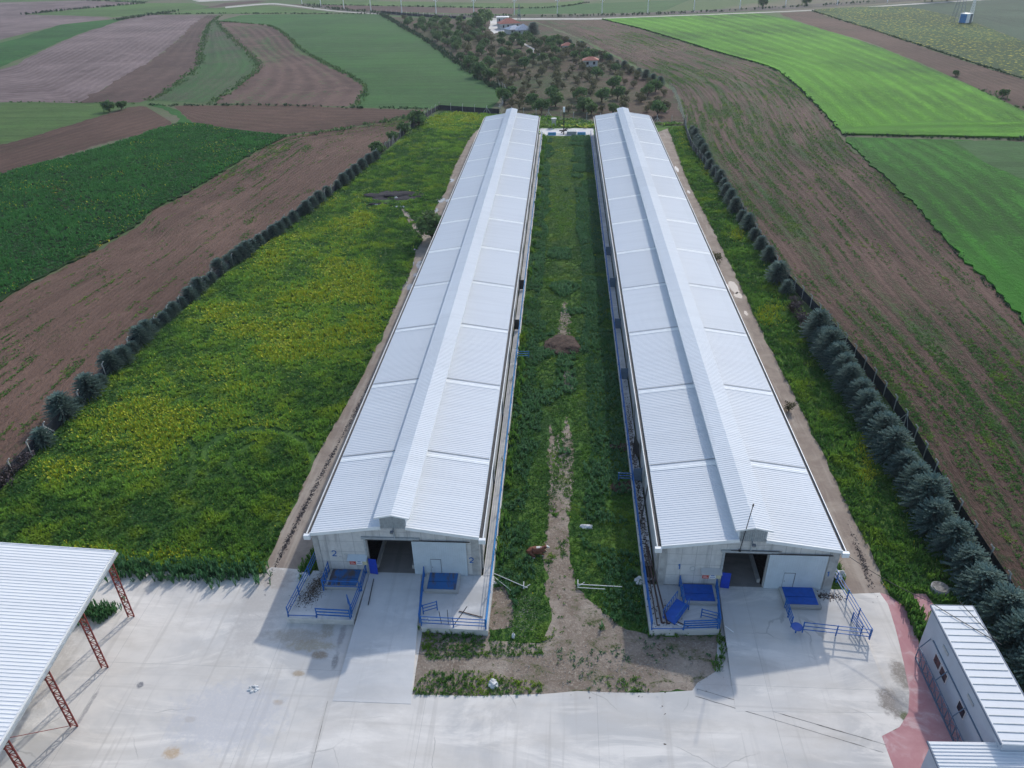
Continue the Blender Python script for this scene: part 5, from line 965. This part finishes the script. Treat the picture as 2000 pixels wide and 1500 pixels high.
fringe('wall_weeds', [Vector((16.75, y, 0)) for y in (2, 60, 120, 172)], .6, 5, 67, 'weeds along the blue fence of barn 2', 'lotgrass', .9, .5, .45)
fringe('wall_weeds', [Vector((30.8, y, 0)) for y in (20, 60, 120)], .12, 12, 68, 'dark weeds in the alley of barn 1', 'darktree', .5, .25, .5)
fringe('yard_edge_weeds', [G(225, 1116), G(400, 1118), G(512, 1120)], 1.4, 10, 69, 'dark weeds at the far edge of the yard', 'tallweed', .9, .45, 0)
# field edge vegetation
for i, (ln, w, d, mt, h, lab) in enumerate([([(561, 266), (640, 258), (740, 240), (800, 228), (855, 216)], 2.6, .9, 'tree', 1.0, 'green verge above the left ploughed field'), ([(282, 204), (335, 206), (560, 206), (700, 211), (850, 212)], 2.0, .8, 'darktree', .8, 'dark hedge line below the contour fields'),
    ([(0, 200), (140, 200), (280, 203)], 1.5, .5, 'tree', .6, 'thin verge below the fallow field'), ([(424, 42), (480, 46), (530, 52), (562, 72), (590, 98), (642, 127), (705, 161), (711, 182), (692, 209)], 1.8, 1.2, 'tree', 1.1, 'green balk round the contour field'),
    ([(430, 30), (408, 50), (394, 90), (386, 128), (335, 172), (290, 197)], 3.0, .8, 'tree', .8, 'green balk left of the stubble field'), ([(424, 42), (440, 62), (470, 90), (500, 120), (502, 136), (472, 162), (410, 203)], 3.0, .8, 'tree', .8, 'green balk right of the stubble field'),
    ([(744, 28), (820, 72), (880, 112), (945, 158), (985, 178)], 3.0, 1.0, 'darktree', 1.6, 'bushy line between pasture and orchard'), ([(400, 27), (500, 27), (740, 28)], 2.5, .6, 'darktree', 1.2, 'dark line at the top of the pasture'), ([(300, 28), (400, 27)], 2.5, .6, 'darktree', 1.2, 'dark line above the fallow field'),
    ([(230, 40), (265, 34), (310, 27), (345, 23)], 5, .5, 'darktree', 2.0, 'dark bush line beyond the green strip'), ([(45, 29), (130, 20), (200, 14), (290, 6)], 4, .5, 'darktree', 2.0, 'far dark bush line'), ([(160, 1), (285, 5)], 3, .5, 'darktree', 1.5, 'farthest dark line'),
    ([(600, 9), (700, 11), (850, 14), (1000, 16), (1080, 15), (1150, 5)], 3, .6, 'darktree', 1.2, 'dark line beyond the poles'), ([(1646, 264), (1800, 268), (2000, 274)], 1.2, 1.5, 'darktree', .8, 'dark edge below the bright crop'), ([(1176, 38), (1262, 60), (1392, 100), (1502, 132), (1552, 165), (1602, 215), (1650, 266)], 1.0, 2.0, 'darktree', .7, 'dark edge of the bright crop'),
    ([(1650, 268), (1690, 310), (1765, 378), (1855, 476), (2000, 628)], .8, 3, 'darktree', .4, 'dark edge of the mid green crop'), ([(1585, 21), (1640, 39), (1700, 57), (1850, 107), (2000, 155)], 1.6, .8, 'darktree', .9, 'dark edge of the mustard field'), ([(1920, 178), (1960, 196), (2000, 215)], 5, .4, 'tree', .8, 'scrubby corner of the brown band'),
    ([(900, 31), (1100, 32), (1300, 27), (1500, 17), (1700, 4)], 7, .14, 'darktree', 1.8, 'scrub along the railway'), ([(600, 12), (690, 21), (760, 27), (850, 31)], 7, .2, 'darktree', 1.8, 'scrub along the lane')]):
    fringe('field_edge_growth', PX(ln), w*.7, d*1.1, 80+i, lab, mt, h*.75, .55+.2*h, .2)
# green crop in the left field, sparse seedlings on the ploughed land
CROP = PX([(-120, 640), (0, 586), (250, 452), (300, 410), (390, 364), (490, 302), (561, 266), (470, 258), (385, 243), (345, 243), (200, 290), (0, 342), (-120, 380)])
x, y, r = scatter(CROP, 3.0, 71); n1 = vnoise(x, y, .2, 7); V, F, t, idx = tufts(x, y, .3+.4*n1, .40*np.ones(len(x))*(1+np.hypot(x, y)/400), 7, 72, GZ+.2); mi = (np.random.default_rng(3).random(len(F)) < np.where(vnoise(x, y, .12, 9) > .70, .06, .002)[idx]).astype(int)
tag(nparr('crop_plants', V, F, [MT['cropleaf'], MT['flower']], mi, t+np.repeat(n1[idx]*.3, 4)), 'dark green crop covering the left field', 'crop', None, 'stuff')
def seedlings(name, A, B, rows, per, seed, thr, label, mat='lotgrass'):
    a, _ = smooth_line([G(*p) for p in A], -200); b, _ = smooth_line([G(*p) for p in B], -200); r = np.random.default_rng(seed); n = rows*per
    j = r.integers(0, rows, n)/rows; u = r.random(n)**1.6*198; i = u.astype(int); f = (u-i)[:, None]; pa = a[i]*(1-f)+a[i+1]*f; pb = b[i]*(1-f)+b[i+1]*f; P = pa*(1-j[:, None])+pb*j[:, None]; x = P[:, 0]+r.normal(0, .12, n); y = P[:, 1]+r.normal(0, .12, n)
    nn = vnoise(u*.35, j*rows*1.6, .5, seed)*.75+vnoise(x, y, .03, seed+1)*.4; k = nn+r.normal(0, .09, n) > thr+.12*(u/198)**2; x, y = x[k], y[k]
    V, F, t, _ = tufts(x, y,   .07+.09*r.random(len(x)), .20*np.ones(len(x))*(1+np.hypot(x-CX, y-CY)/300), 6, seed); tag(nparr(name, V, F, MT[mat], None, t), label, 'seedlings', None, 'stuff')
seedlings('seedlings', A_LF, [(-300, 740), (0, 588), (250, 455), (300, 412), (390, 366), (492, 303), (561, 267), (690, 250), (792, 231), (856, 212)], 60, 1100, 75, .76, 'sparse green weeds over the left ploughed field')
seedlings('seedlings', A_RF[:-1], [(3300, 2100)]+[p for p in B_RF[1:-1]], 90, 1900, 76, .69, 'green weed rows over the right ploughed field')

# ---- tree crowns
def leafcloud(r, n, centers, rads, leaf, flat=.8):
    C = np.array(centers); R = np.array(rads); k = r.choice(len(C), n, p=R**2/np.sum(R**2)); d = r.normal(0, 1, (n, 3)); d /= np.linalg.norm(d, axis=1)[:, None]; d[:, 2] = np.abs(d[:, 2])*1.0*np.sign(r.random(n)-.25)
    rr = R[k]*(r.random(n)**.35)*(1+.12*r.normal(0, 1, n)); P = C[k]+d*rr[:, None]*[1, 1, flat]
    u = r.normal(0, 1, (n, 3)); u /= np.linalg.norm(u, axis=1)[:, None]; nrm = d*.7+u*.6; nrm /= np.linalg.norm(nrm, axis=1)[:, None]
    a = np.cross(nrm, r.normal(0, 1, (n, 3))); a /= np.linalg.norm(a, axis=1)[:, None]; b = np.cross(nrm, a); s = leaf*r.uniform(.6, 1.4, (n, 1))
    V = np.stack([P-a*s-b*s*.5, P+a*s-b*s*.6, P+a*s*.8+b*s*.6, P-a*s*.9+b*s*.5], 1).reshape(-1, 3)
    t = np.repeat(r.random(n)*.55+.25*(r.random(len(C))[k]), 4); return V, np.arange(n*4).reshape(n, 4), t
def tree_mesh(kind, seed):
    r = np.random.default_rng(seed); T = MB()
    if kind in ('round', 'olive', 'shrub', 'bush'):
        rad_, n, leaf = {'round': (2.7, 800, .25), 'olive': (2.4, 480, .20), 'shrub': (1.7, 260, .17), 'bush': (1.7, 560, .2)}[kind]
        base = {'round': .75, 'olive': .5, 'shrub': .25, 'bush': .2}[kind]; nl = 8
        cs = []; rs = []
        for i in range(nl):
            a = 2*math.pi*i/nl+r.uniform(-.4, .4); q = rad_*r.uniform(.35, .62); cs.append((math.cos(a)*q, math.sin(a)*q, base+rad_*r.uniform(.22, .95))); rs.append(rad_*r.uniform(.36, .55))
        cs.append((0, 0, base+rad_*.75)); rs.append(rad_*.6)
        V, F, t = leafcloud(r, n, cs, rs, leaf)
        T.tube((0, 0, -.1), (0, 0, base+.3), .16*rad_/2, 7, 0, .10*rad_/2)
        for c in cs: T.tube((0, 0, base*.7), (c[0]*.85, c[1]*.85, c[2]), .06*rad_/2, 5, 0, .02)
    elif kind == 'dead':
        V, F, t = leafcloud(r, 500, [(r.uniform(-.8, .8), r.uniform(-.8, .8), r.uniform(.5, 1.3)) for _ in range(6)], [.6]*6, .07)
        for i in range(60): a = r.uniform(0, 6.28); T.tube((0, 0, 0), (math.cos(a)*r.uniform(.3, 1.3), math.sin(a)*r.uniform(.3, 1.3), r.uniform(.7, 1.9)), .025, 3, 0, .01)
    else:                                                # blue-green conifer: tiers of upswept sprays
        V = []; F = []; t = []; Hh = 4.2; T.tube((0, 0, -.1), (0, 0, Hh*.9), .13, 7, 0, .03); nb = 300
        for i in range(nb):
            f = (i+.5)/nb; z = .25+Hh*.86*f**1.05; L_ = (1.95*(1-f)**.5*min(1, .72+f*1.6)+.2)*r.uniform(.78, 1.12); a = i*2.39996+r.normal(0, .2); up = .22+.5*f; ca, sa = math.cos(a), math.sin(a)
            tb = r.random()*.35; ns = max(5, int(L_*13))
            for j in range(ns):
                s = (j+1)/ns; c = np.array([ca*L_*s, sa*L_*s, z+up*L_*s-.28*L_*s*s*(1-f)]); spread = .19*(1.15-s*.7)
                for e in (-1, 1, 0):
                    side = np.array([-sa, ca, 0])*e; d = np.array([ca, sa, .35])*(.8 if e else 1)+side*.8+np.array([0, 0, r.uniform(0, .5)])+r.normal(0, .42, 3); d /= np.linalg.norm(d); l = spread*r.uniform(.7, 1.2)
                    wv = np.cross(d, [0, 0, 1]); wv = wv/np.linalg.norm(wv)*.04; p0 = c; p1 = c+d*l; b = len(V)
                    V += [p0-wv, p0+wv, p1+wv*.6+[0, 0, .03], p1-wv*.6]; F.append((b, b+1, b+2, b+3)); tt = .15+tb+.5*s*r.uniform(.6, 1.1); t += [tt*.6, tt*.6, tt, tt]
        V = np.array(V); F = np.array(F); t = np.array(t)
    me_t = T; return V, F, t, me_t
PROTO = {}
def proto(kind, v):
    if (kind, v) not in PROTO:
        V, F, t, TB = tree_mesh(kind, hash_((kind, v)))
        mat = {'round': 'tree', 'olive': 'olive', 'shrub': 'olive', 'bush': 'tree', 'dead': 'deadbush', 'conifer': 'conifer'}[kind]
        c = nparr('crown', V, F, MT[mat], None, t); tr = TB.build('trunk', MT['bark']); cm, tm = c.data, tr.data; bpy.data.objects.remove(c); bpy.data.objects.remove(tr); PROTO[(kind, v)] = (cm, tm)
    return PROTO[(kind, v)]
def hash_(k): return sum(ord(c)*(i+3) for i, c in enumerate(k[0]))+k[1]*101
def plant(name, kind, v, loc, sc, rz, label, cat='tree', group=None, sz=1):
    cm, tm = proto(kind, v); r_ = bpy.data.objects.new(name, None); COL.objects.link(r_); r_.location = loc; r_.rotation_euler = (0, 0, rz); r_.scale = (sc, sc, sc*sz); r_.empty_display_size = .3
    tag(r_, label, cat, group)
    for nm, me in (('crown', cm), ('trunk', tm)): o = bpy.data.objects.new(nm, me); COL.objects.link(o); o.parent = r_
    return r_
rr = random.Random(5)
# left hedge
LH = [(461, 505, 1), (447, 514, .9), (430, 525, 1.1), (415, 545, .75), (390, 562, 1.05), (373, 580, 1), (342, 607, .85), (322, 625, .75), (290, 650, 1.1), (277, 663, 1.15), (245, 700, 1.05), (220, 714, 1.2), (200, 748, .7), (178, 763, 1.3), (157, 790, .6), (128, 805, 1.4), (88, 862, .95)]
far = [(825, 243), (815, 251), (735, 305), (722, 312), (708, 322), (695, 334), (683, 343), (672, 352), (660, 363), (640, 376), (625, 388), (612, 398), (600, 408), (590, 415), (575, 426), (560, 437), (548, 448), (536, 455), (520, 463), (508, 472), (495, 482), (484, 490), (472, 498)]
for i, (a, b, s) in enumerate(sorted([(a, b, s) for a, b, s in LH]+[(a, b, rr.uniform(.8, 1.15)) for a, b in far[2:]]+[(a, b, .72) for a, b in [(403, 553), (382, 571), (357, 594), (332, 616), (306, 637), (262, 683), (233, 707), (192, 756), (142, 797)]], key=lambda q: -q[1])):
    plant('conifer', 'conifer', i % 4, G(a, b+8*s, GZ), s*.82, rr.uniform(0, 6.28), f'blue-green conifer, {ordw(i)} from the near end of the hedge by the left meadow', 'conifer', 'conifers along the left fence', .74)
for i, (a, b, s, lab) in enumerate([(50, 908, 1, 'grey leafless shrub on the left fence beyond the near end'), (5, 950, 1.4, 'large grey leafless shrub at the left picture edge on the fence'), (25, 930, .9, 'grey leafless shrub between its two neighbours on the left fence')]):
    plant('dry_shrub', 'dead', i % 2, G(a, b), s, i, lab, 'shrub')
for i, (a, b, s, lab) in enumerate([(818, 245, 1.7, 'bright green round bush at the far left fence corner'), (790, 262, 1.2, 'smaller green bush below the round one on the far left fence'), (768, 275, 1.0, 'low green bush on the far left fence'), (740, 300, 1.2, 'green bush where the left conifer hedge ends')]):
    plant('green_bush', 'bush', i % 3, G(a, b), s*1.2, i*2, lab, 'bush')
# right hedge
RH, L = smooth_line([G(*p) for p in [(1352, 262), (1378, 318), (1405, 358), (1425, 400), (1468, 465), (1500, 512)]], -19)
cnt = 0; items = [(x, y, rr.uniform(.7, .95)) for x, y in RH]
items += [(G(a, b).x, G(a, b).y, s) for a, b, s in [(1520, 552, 1.15), (1535, 575, .7)]]
RH2, L = smooth_line([G(*p) for p in [(1592, 665), (1628, 722), (1662, 778), (1700, 838), (1735, 898), (1770, 955), (1810, 1022), (1852, 1088), (1905, 1165), (1950, 1232), (1995, 1305), (2040, 1380), (2090, 1470)]], 2.75)
items += [(x, y, rr.uniform(.98, 1.25)) for x, y in RH2]
items.sort(key=lambda q: q[1])
for i, (x, y, s) in enumerate(items):
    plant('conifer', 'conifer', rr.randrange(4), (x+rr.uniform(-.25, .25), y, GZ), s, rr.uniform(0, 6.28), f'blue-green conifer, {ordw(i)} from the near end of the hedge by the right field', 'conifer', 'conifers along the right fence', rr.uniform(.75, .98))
for i, (a, b, s) in enumerate([(1548, 606, 1.2), (1565, 625, 1.3), (1580, 645, 1.2), (1410, 352, .9), (1430, 392, .8), (1555, 592, 1.0)]):
    plant('dry_shrub', 'dead', i % 2, G(a, b+6), s, i, ['purplish bare shrub in the gap of the right hedge, nearest but two', 'purplish bare shrub in the middle of the gap of the right hedge', 'purplish bare shrub nearest the tall conifers of the right hedge', 'purplish bare shrub in the far stretch of the right hedge', 'low bare shrub below the far purplish one', 'bare shrub next to the lone round conifer of the right hedge'][i], 'shrub')
# single trees
for a, b, s, k, lab in [(845, 470, 1.35, 'round', 'dense green tree growing beside the left wall of barn 2'), (938, 150, 2.4, 'bush', 'large dark green bush cluster on the pasture edge, right'), (915, 132, 2.0, 'bush', 'dark green bush cluster on the pasture edge, left'), (900, 118, 1.5, 'bush', 'smaller dark bush above the pasture edge clusters'), (955, 158, 2.0, 'bush', 'dark bush nearest the orchard corner'),
                        (215, 218, 1.5, 'bush', 'dark round bush, left of the pair by the brown field'), (238, 214, 1.2, 'bush', 'dark round bush, right of the pair by the brown field'), (1575, 10, 2.5, 'bush', 'dark round bush alone by the railway'), (1490, 14, 2.4, 'bush', 'low dark bush left of the lone railway bush'), (1820, 3, 4, 'bush', 'dark bush clump at the top edge by the gravel road'), (1850, 2, 3.4, 'bush', 'dark bush right of the clump by the gravel road'), (1866, 149, .9, 'bush', 'dark bush on the edge between bright crop and brown band'),
                        (1958, 190, 1.1, 'bush', 'dark bush at the scrubby corner of the brown band'), (948, 48, 2.2, 'round', 'tall pale green tree beside the villa drive'), (935, 56, 2.2, 'round', 'dark tree left of the villa drive'), (1540, 803, .5, 'shrub', 'tiny shrub on the right dirt track'), (1398, 512, .7, 'shrub', 'small shrub against the right gutter of barn 1')]:
    plant('green_tree' if k == 'round' else 'dark_bush', k, 1, G(a, b), s, rr.uniform(0, 6), lab, 'tree' if k == 'round' else 'bush')
for i, (a, b) in enumerate([(1041, 70), (1113, 88), (1106, 84)]+[(1135+14*k, 96+6.5*k) for k in range(12)]):
    plant('dark_conifer', 'conifer', i % 4, G(a, b), rr.uniform(.7, 1.25) if i else 2.2, i, ('tall dark cypress beside the villa' if i == 0 else f'small dark conifer, {ordw(i-1)} from the villa on the right orchard edge'), 'conifer', None if i == 0 else 'dark conifers on the right orchard edge', .75)
# orchard
OR = PX([(770, 38), (900, 44), (950, 55), (1000, 80), (1090, 80), (1205, 122), (1303, 180), (1322, 228), (1200, 226), (1000, 216), (996, 178), (960, 165), (900, 112), (840, 74)])
big = [(985+0, 196), (1040, 205), (1058, 218), (1085, 204), (1078, 188), (1133, 192), (1175, 195), (1197, 172), (1206, 190), (1140, 214), (1155, 220), (1197, 220), (1284, 222), (1265, 185), (1280, 176), (1000, 188), (1083, 126), (1122, 112), (1143, 118), (1025, 130), (957, 130), (1010, 112), (980, 108), (940, 104), (1202, 138), (1165, 150), (980, 72), (1001, 80), (1016, 82), (1032, 76), (1040, 84)]
trees = [(G(a, b+4).x, G(a, b+4).y, 'round', rr.uniform(.85, 1.2)) for a, b in big]
xs = np.array([(p.x, p.y) for p in OR]); yy = xs[:, 1].min(); VILLA = G(1000, 60)
while yy < xs[:, 1].max():
    xx = xs[:, 0].min()+rr.uniform(0, 5)
    while xx < xs[:, 0].max():
        x, y = xx+rr.uniform(-1.8, 1.8), yy+rr.uniform(-2, 2)
        if inpoly(np.array([x]), np.array([y]), OR)[0] and all((x-t[0])**2+(y-t[1])**2 > 20 for t in trees) and (abs(x-VILLA.x) > 15 or abs(y-VILLA.y) > 26) and rr.random() < .86:
            fz = (y-xs[:, 1].min())/(xs[:, 1].max()-xs[:, 1].min()); left = x < xs[:, 0].min()+30
            if fz < .33: k, s = ('shrub', rr.uniform(.85, 1.4)) if rr.random() < .75 else ('olive', rr.uniform(.8, 1.1))
            elif fz < .5: k, s = ('olive', rr.uniform(.85, 1.25)) if rr.random() < .6 else ('round', rr.uniform(.7, 1.1))
            else: k, s = ('round', rr.uniform(.8, 1.2)) if rr.random() < .8 else ('olive', 1.2)
            trees.append((x, y, k, s))
        xx += 5.3+2.8*max(0, (yy-185)/350)
    yy += 6.6+5*max(0, (yy-185)/350)
trees.sort(key=lambda t: t[1]); trees = trees[:298]; band = {}
for t in trees: band.setdefault(int((t[1]-185)//12), []).append(t)
for bi, (bk, L_) in enumerate(sorted(band.items())):
    L_.sort(key=lambda t: t[0])
    for i, (x, y, k, s) in enumerate(L_):
        nm = {'round': 'orchard_tree', 'olive': 'orchard_tree', 'shrub': 'orchard_shrub'}[k]; ds = {'round': 'green leafy orchard tree', 'olive': 'brownish-green orchard tree', 'shrub': 'low brownish orchard shrub'}[k]
        plant(nm, k, rr.randrange(3), (x, y, GZ), s, rr.uniform(0, 6.28), f'{ds}, {ordw(i)} from the left in row {bi+1} behind the barns', 'tree' if k != 'shrub' else 'shrub', 'orchard trees')

# ---------------------------------------------------------------- villa, huts, poles, masts
def house(name, label, c, w, d, h, rh, roof, cat='house', rz=0):
    T = thing(name, label, cat, (c.x, c.y, GZ), rz or 1e-4); q = MB(); q.box(-w/2, w/2, -d/2, d/2, 0, h); q.build('wall', MT['housewall'], T)
    o = .5; q = MB(); rl = max(0, w/2-d/2)
    q.add([(-w/2-o, -d/2-o, h), (w/2+o, -d/2-o, h), (w/2+o, d/2+o, h), (-w/2-o, d/2+o, h), (-rl, 0, h+rh), (rl, 0, h+rh)], [(0, 1, 5, 4), (1, 2, 5), (2, 3, 4, 5), (3, 0, 4), (3, 2, 1, 0)]); q.build('roof', MT[roof], T)
    for k in range(max(1, int(w//3))):
        x = -w/2+1.2+k*2.8; q = MB(); q.box(x, x+1, -d/2-.04, -d/2+.02, h*.35, h*.8); q.build('window', MT['glass'], T)
    return T
house('villa', 'villa with a broad red tiled roof beyond the orchard', G(994, 56), 12, 9, 3.2, 2.6, 'tile', rz=.3)
house('villa_annex', 'low annex with blue-grey roof in front of the red-roofed villa, left part', G(1004, 65), 9, 7, 2.4, 1.8, 'greyroof', rz=.5)
house('villa_annex', 'low annex with blue-grey pyramid roof right of the red-roofed villa', G(1022, 66), 9, 9, 2.4, 2.8, 'greyroof', rz=.2)
house('villa_porch', 'white flat-topped porch at the far side of the villa', G(982, 48), 7, 6, 4.5, .3, 'white')
house('garden_hut', 'small white hut with red roof among the orchard shrubs', G(1153, 129), 6, 4.5, 2.6, 1.2, 'tile', 'hut')
house('garden_hut', 'small hut with only its red roof visible behind orchard trees', G(1108, 99), 5, 4, 2.5, 1.2, 'tile', 'hut')
T = thing('tractor', 'small tractor with red seat parked on the orchard clearing', 'tractor', G(1048, 111), 1e-4)
q = MB(); q.box(-.5, 1.9, -.4, .4, .8, 1.5); q.build('hood', MT['dark'], T, bevel=.08); q = MB(); q.box(-1.6, -.4, -.6, .6, .9, 1.2); q.box(-1.3, -.6, -.35, .35, 1.2, 1.7); q.build('seat', MT['signred'], T)
q = MB(); [q.beam((-1.6 if a else -.3, b*.65, 1.1), (-1.6 if a else -.3, b*.65, 2.5), .07, .07) for a in (0, 1) for b in (-1, 1)]; q.box(-1.7, -.2, -.75, .75, 2.5, 2.58); q.build('canopy', MT['white'], T)
for x, r_, sy in ((-1.1, .8, -1), (-1.1, .8, 1), (1.4, .5, -1), (1.4, .5, 1)): q = MB(); q.tube((x, sy*.6, r_), (x, sy*.95, r_), r_, 14); q.build('wheel', MT['dark'], T)
T = thing('trailer', 'small white trailer beside the tractor in the orchard', 'trailer', G(1058, 111), 1e-4); q = MB(); q.box(-1.8, 1.8, -1, 1, .8, 1.5); q.build('box', MT['white'], T); q = MB(); [q.tube((0, s*1.0, .45), (0, s*1.2, .45), .45, 12) for s in (-1, 1)]; q.build('wheels', MT['dark'], T)
first = None; PR = [(590, 8, 22), (627, 13, 22), (672, 17, 24), (724.6, 21, 24), (785, 25, 24), (852, 27, 25), (925.5, 28.5, 25), (1004.6, 29, 26), (1088.6, 28.5, 26), (1175.7, 27.5, 26), (1265, 25, 26), (1355, 22.7, 26), (1444.6, 18, 26), (1533.8, 13, 25), (1635, 10, 24), (1733, 5, 24)]
for i, (a, b, hpx) in enumerate(PR):
    P = G(a, b)
    if first is None:
        T = thing('catenary_pole', 'slim white railway pole, first from the left in the far row', 'pole', P, 0, 'white poles along the railway'); parts = []
        q = MB(); q.tube(P, P+Vector((0, 0, 9.5)), .30, 6, 0, .22); parts.append(q.build('mast', MT['white'], T)); q = MB(); q.beam(P+Vector((-1.6, 0, 8.6)), P+Vector((1.8, 0, 9.2)), .2, .2); q.beam(P+Vector((0, 0, 7)), P+Vector((1.8, 0, 9.2)), .15, .15); parts.append(q.build('arm', MT['white'], T)); first = T
    else:
        T = first.copy(); COL.objects.link(T); T.location = P; T['label'] = f'slim white railway pole, {ordw(i)} from the left in the far row'
        for p_ in parts: c_ = p_.copy(); COL.objects.link(c_); c_.parent = T
def mast(name, label, P, H, w, mat):
    T = thing(name, label, 'mast', P, 1e-4); q = MB(); n = 12
    for sx, sy in ((-1, -1), (1, -1), (1, 1), (-1, 1)): q.beam((sx*w, sy*w, 0), (sx*w*.25, sy*w*.25, H), .14, .14)
    for i in range(n):
        a, b = i/n, (i+1)/n; wa, wb = w*(1-.75*a), w*(1-.75*b)
        for (s0, s1) in (((-1, -1), (1, -1)), ((1, -1), (1, 1)), ((1, 1), (-1, 1)), ((-1, 1), (-1, -1))): q.beam((s0[0]*wa, s0[1]*wa, H*a), (s1[0]*wb, s1[1]*wb, H*b), .08, .08)
    q.build('lattice', MT[mat], T); return T
T = mast('lattice_mast', 'slim pale lattice mast right of the white equipment cabinet', G(1893, 44), 14.5, 1.0, 'white'); q = MB(); q.beam((0, 0, 14.3), (1.8, 0, 14.8), .3, .3); q.build('arm', MT['white'], T)
mast('lattice_tower', 'faint blue-grey lattice tower left of the white equipment cabinet', G(1868, 44), 22, 2.6, 'shedblue')
mast('lattice_tower', 'small blue-grey lattice tower beside the gravel road left of the bright crop', G(1014, 38), 9, .9, 'shedblue')
T = thing('equipment_cabinet', 'white and blue equipment cabinet between two masts in the green field', 'cabinet', G(1884, 45), .5); q = MB(); q.box(-2.2, 2.2, -2.4, 2.4, 0, 5.0); q.build('body', MT['white'], T); q = MB(); q.box(.2, 2.0, -2.46, -2.4, .3, 4.7); q.build('door', MT['seam'], T); q = MB(); q.box(-2.26, -2.2, -2, 2, .3, 4.6); q.build('blue_side', MT['cyanblue'], T)

# ---------------------------------------------------------------- thin air between here and the far fields
hz = MB(); hz.box(-2550, 2550, -155, 4000, GZ-1.2, 62); hn = NT('haze_air'); hn.t.nodes.remove(hn.b); pv = hn.n('ShaderNodeVolumePrincipled'); pv.inputs['Color'].default_value = (.80, .88, 1, 1); pv.inputs['Density'].default_value = .00011; pv.inputs['Anisotropy'].default_value = .3
hn.L(pv.outputs[0], hn.t.nodes['Material Output'].inputs['Volume']); tag(hz.build('haze', hn.mat), 'thin pale haze lying over the whole plain', 'haze', None, 'stuff')

# ---------------------------------------------------------------- cow (lying)
def cow():
    J = [((-.85, 0, .50), .30), ((-.45, 0, .56), .38), ((.0, 0, .57), .41), ((.42, .02, .60), .36), ((.72, .06, .72), .24), ((.95, .12, .86), .17), ((1.12, .12, .92), .15), ((1.30, .10, .84), .115), ((1.44, .08, .76), .085),
         ((-.6, -.42, .34), .21), ((-.15, -.60, .16), .11), ((-.52, -.68, .09), .07), ((-.2, -.74, .07), .05), ((-.7, .36, .33), .2), ((-.25, .58, .15), .1), ((-.6, .66, .08), .06),
         ((.45, -.30, .33), .15), ((.85, -.36, .13), .085), ((.55, -.42, .07), .05), ((.45, .30, .33), .15), ((.9, .34, .12), .08), ((1.15, .36, .07), .05),
         ((-1.08, 0, .5), .09), ((-1.15, -.12, .28), .035), ((-1.12, -.25, .12), .03), ((1.06, .27, 1.0), .05), ((1.0, .42, .98), .035), ((1.06, -.03, 1.0), .05), ((1.0, -.18, .98), .035)]
    E = [(0, 1), (1, 2), (2, 3), (3, 4), (4, 5), (5, 6), (6, 7), (7, 8), (0, 9), (9, 10), (10, 11), (11, 12), (0, 13), (13, 14), (14, 15), (3, 16), (16, 17), (17, 18), (3, 19), (19, 20), (20, 21), (0, 22), (22, 23), (23, 24), (6, 25), (25, 26), (6, 27), (27, 28)]
    me = bpy.data.meshes.new('c'); me.from_pydata([j[0] for j in J], E, []); ob = bpy.data.objects.new('c', me); COL.objects.link(ob)
    ob.modifiers.new('s', 'SKIN'); 
    for i, j in enumerate(J): me.skin_vertices[0].data[i].radius = (j[1], j[1])
    me.skin_vertices[0].data[2].use_root = True
    sb = ob.modifiers.new('b', 'SUBSURF'); sb.levels = 2; sb.render_levels = 2
    dg = bpy.context.evaluated_depsgraph_get(); m2 = bpy.data.meshes.new_from_object(ob.evaluated_get(dg)); bpy.data.objects.remove(ob)
    m2.name = 'body'; m2.materials.clear()
    for c in (plain('brown_hide', (.19, .065, .035), .7, .2, 4), plain('white_hide', (.62, .60, .56), .7, .1, 5), MT['dark']): m2.materials.append(c)
    for p in m2.polygons:
        c = p.center; k = 0
        if c.x > 1.08 and not (abs(c.y-.12) > .16): k = 1
        if c.x > 1.42: k = 0
        if c.z < .13 and abs(c.y) > .3: k = 1
        if -.05 < c.x < .5 and c.z > .93 and abs(c.y) < .12: k = 1
        p.material_index = k; p.use_smooth = True
    P = (G(1032, 1083)+G(1064, 1080))/2
    T = thing('cow', 'brown cow with a white head lying on the grass between the barns', 'cow', P, rad(4)); T.scale = (.88, .88, .88)
    o = bpy.data.objects.new('body', m2); COL.objects.link(o); o.parent = T
    q = MB(); [q.tube((1.08, .12+s*.1, 1.04), (1.12, .12+s*.22, 1.15), .028, 6, 0, .008) for s in (-1, 1)]; q.build('horns', MT['cream'], T)
    q = MB(); [q.box(1.2, 1.24, .11+s*.125-.012, .11+s*.125+.012, .9, .94) for s in (-1, 1)]; q.build('eyes', MT['dark'], T)
cow()
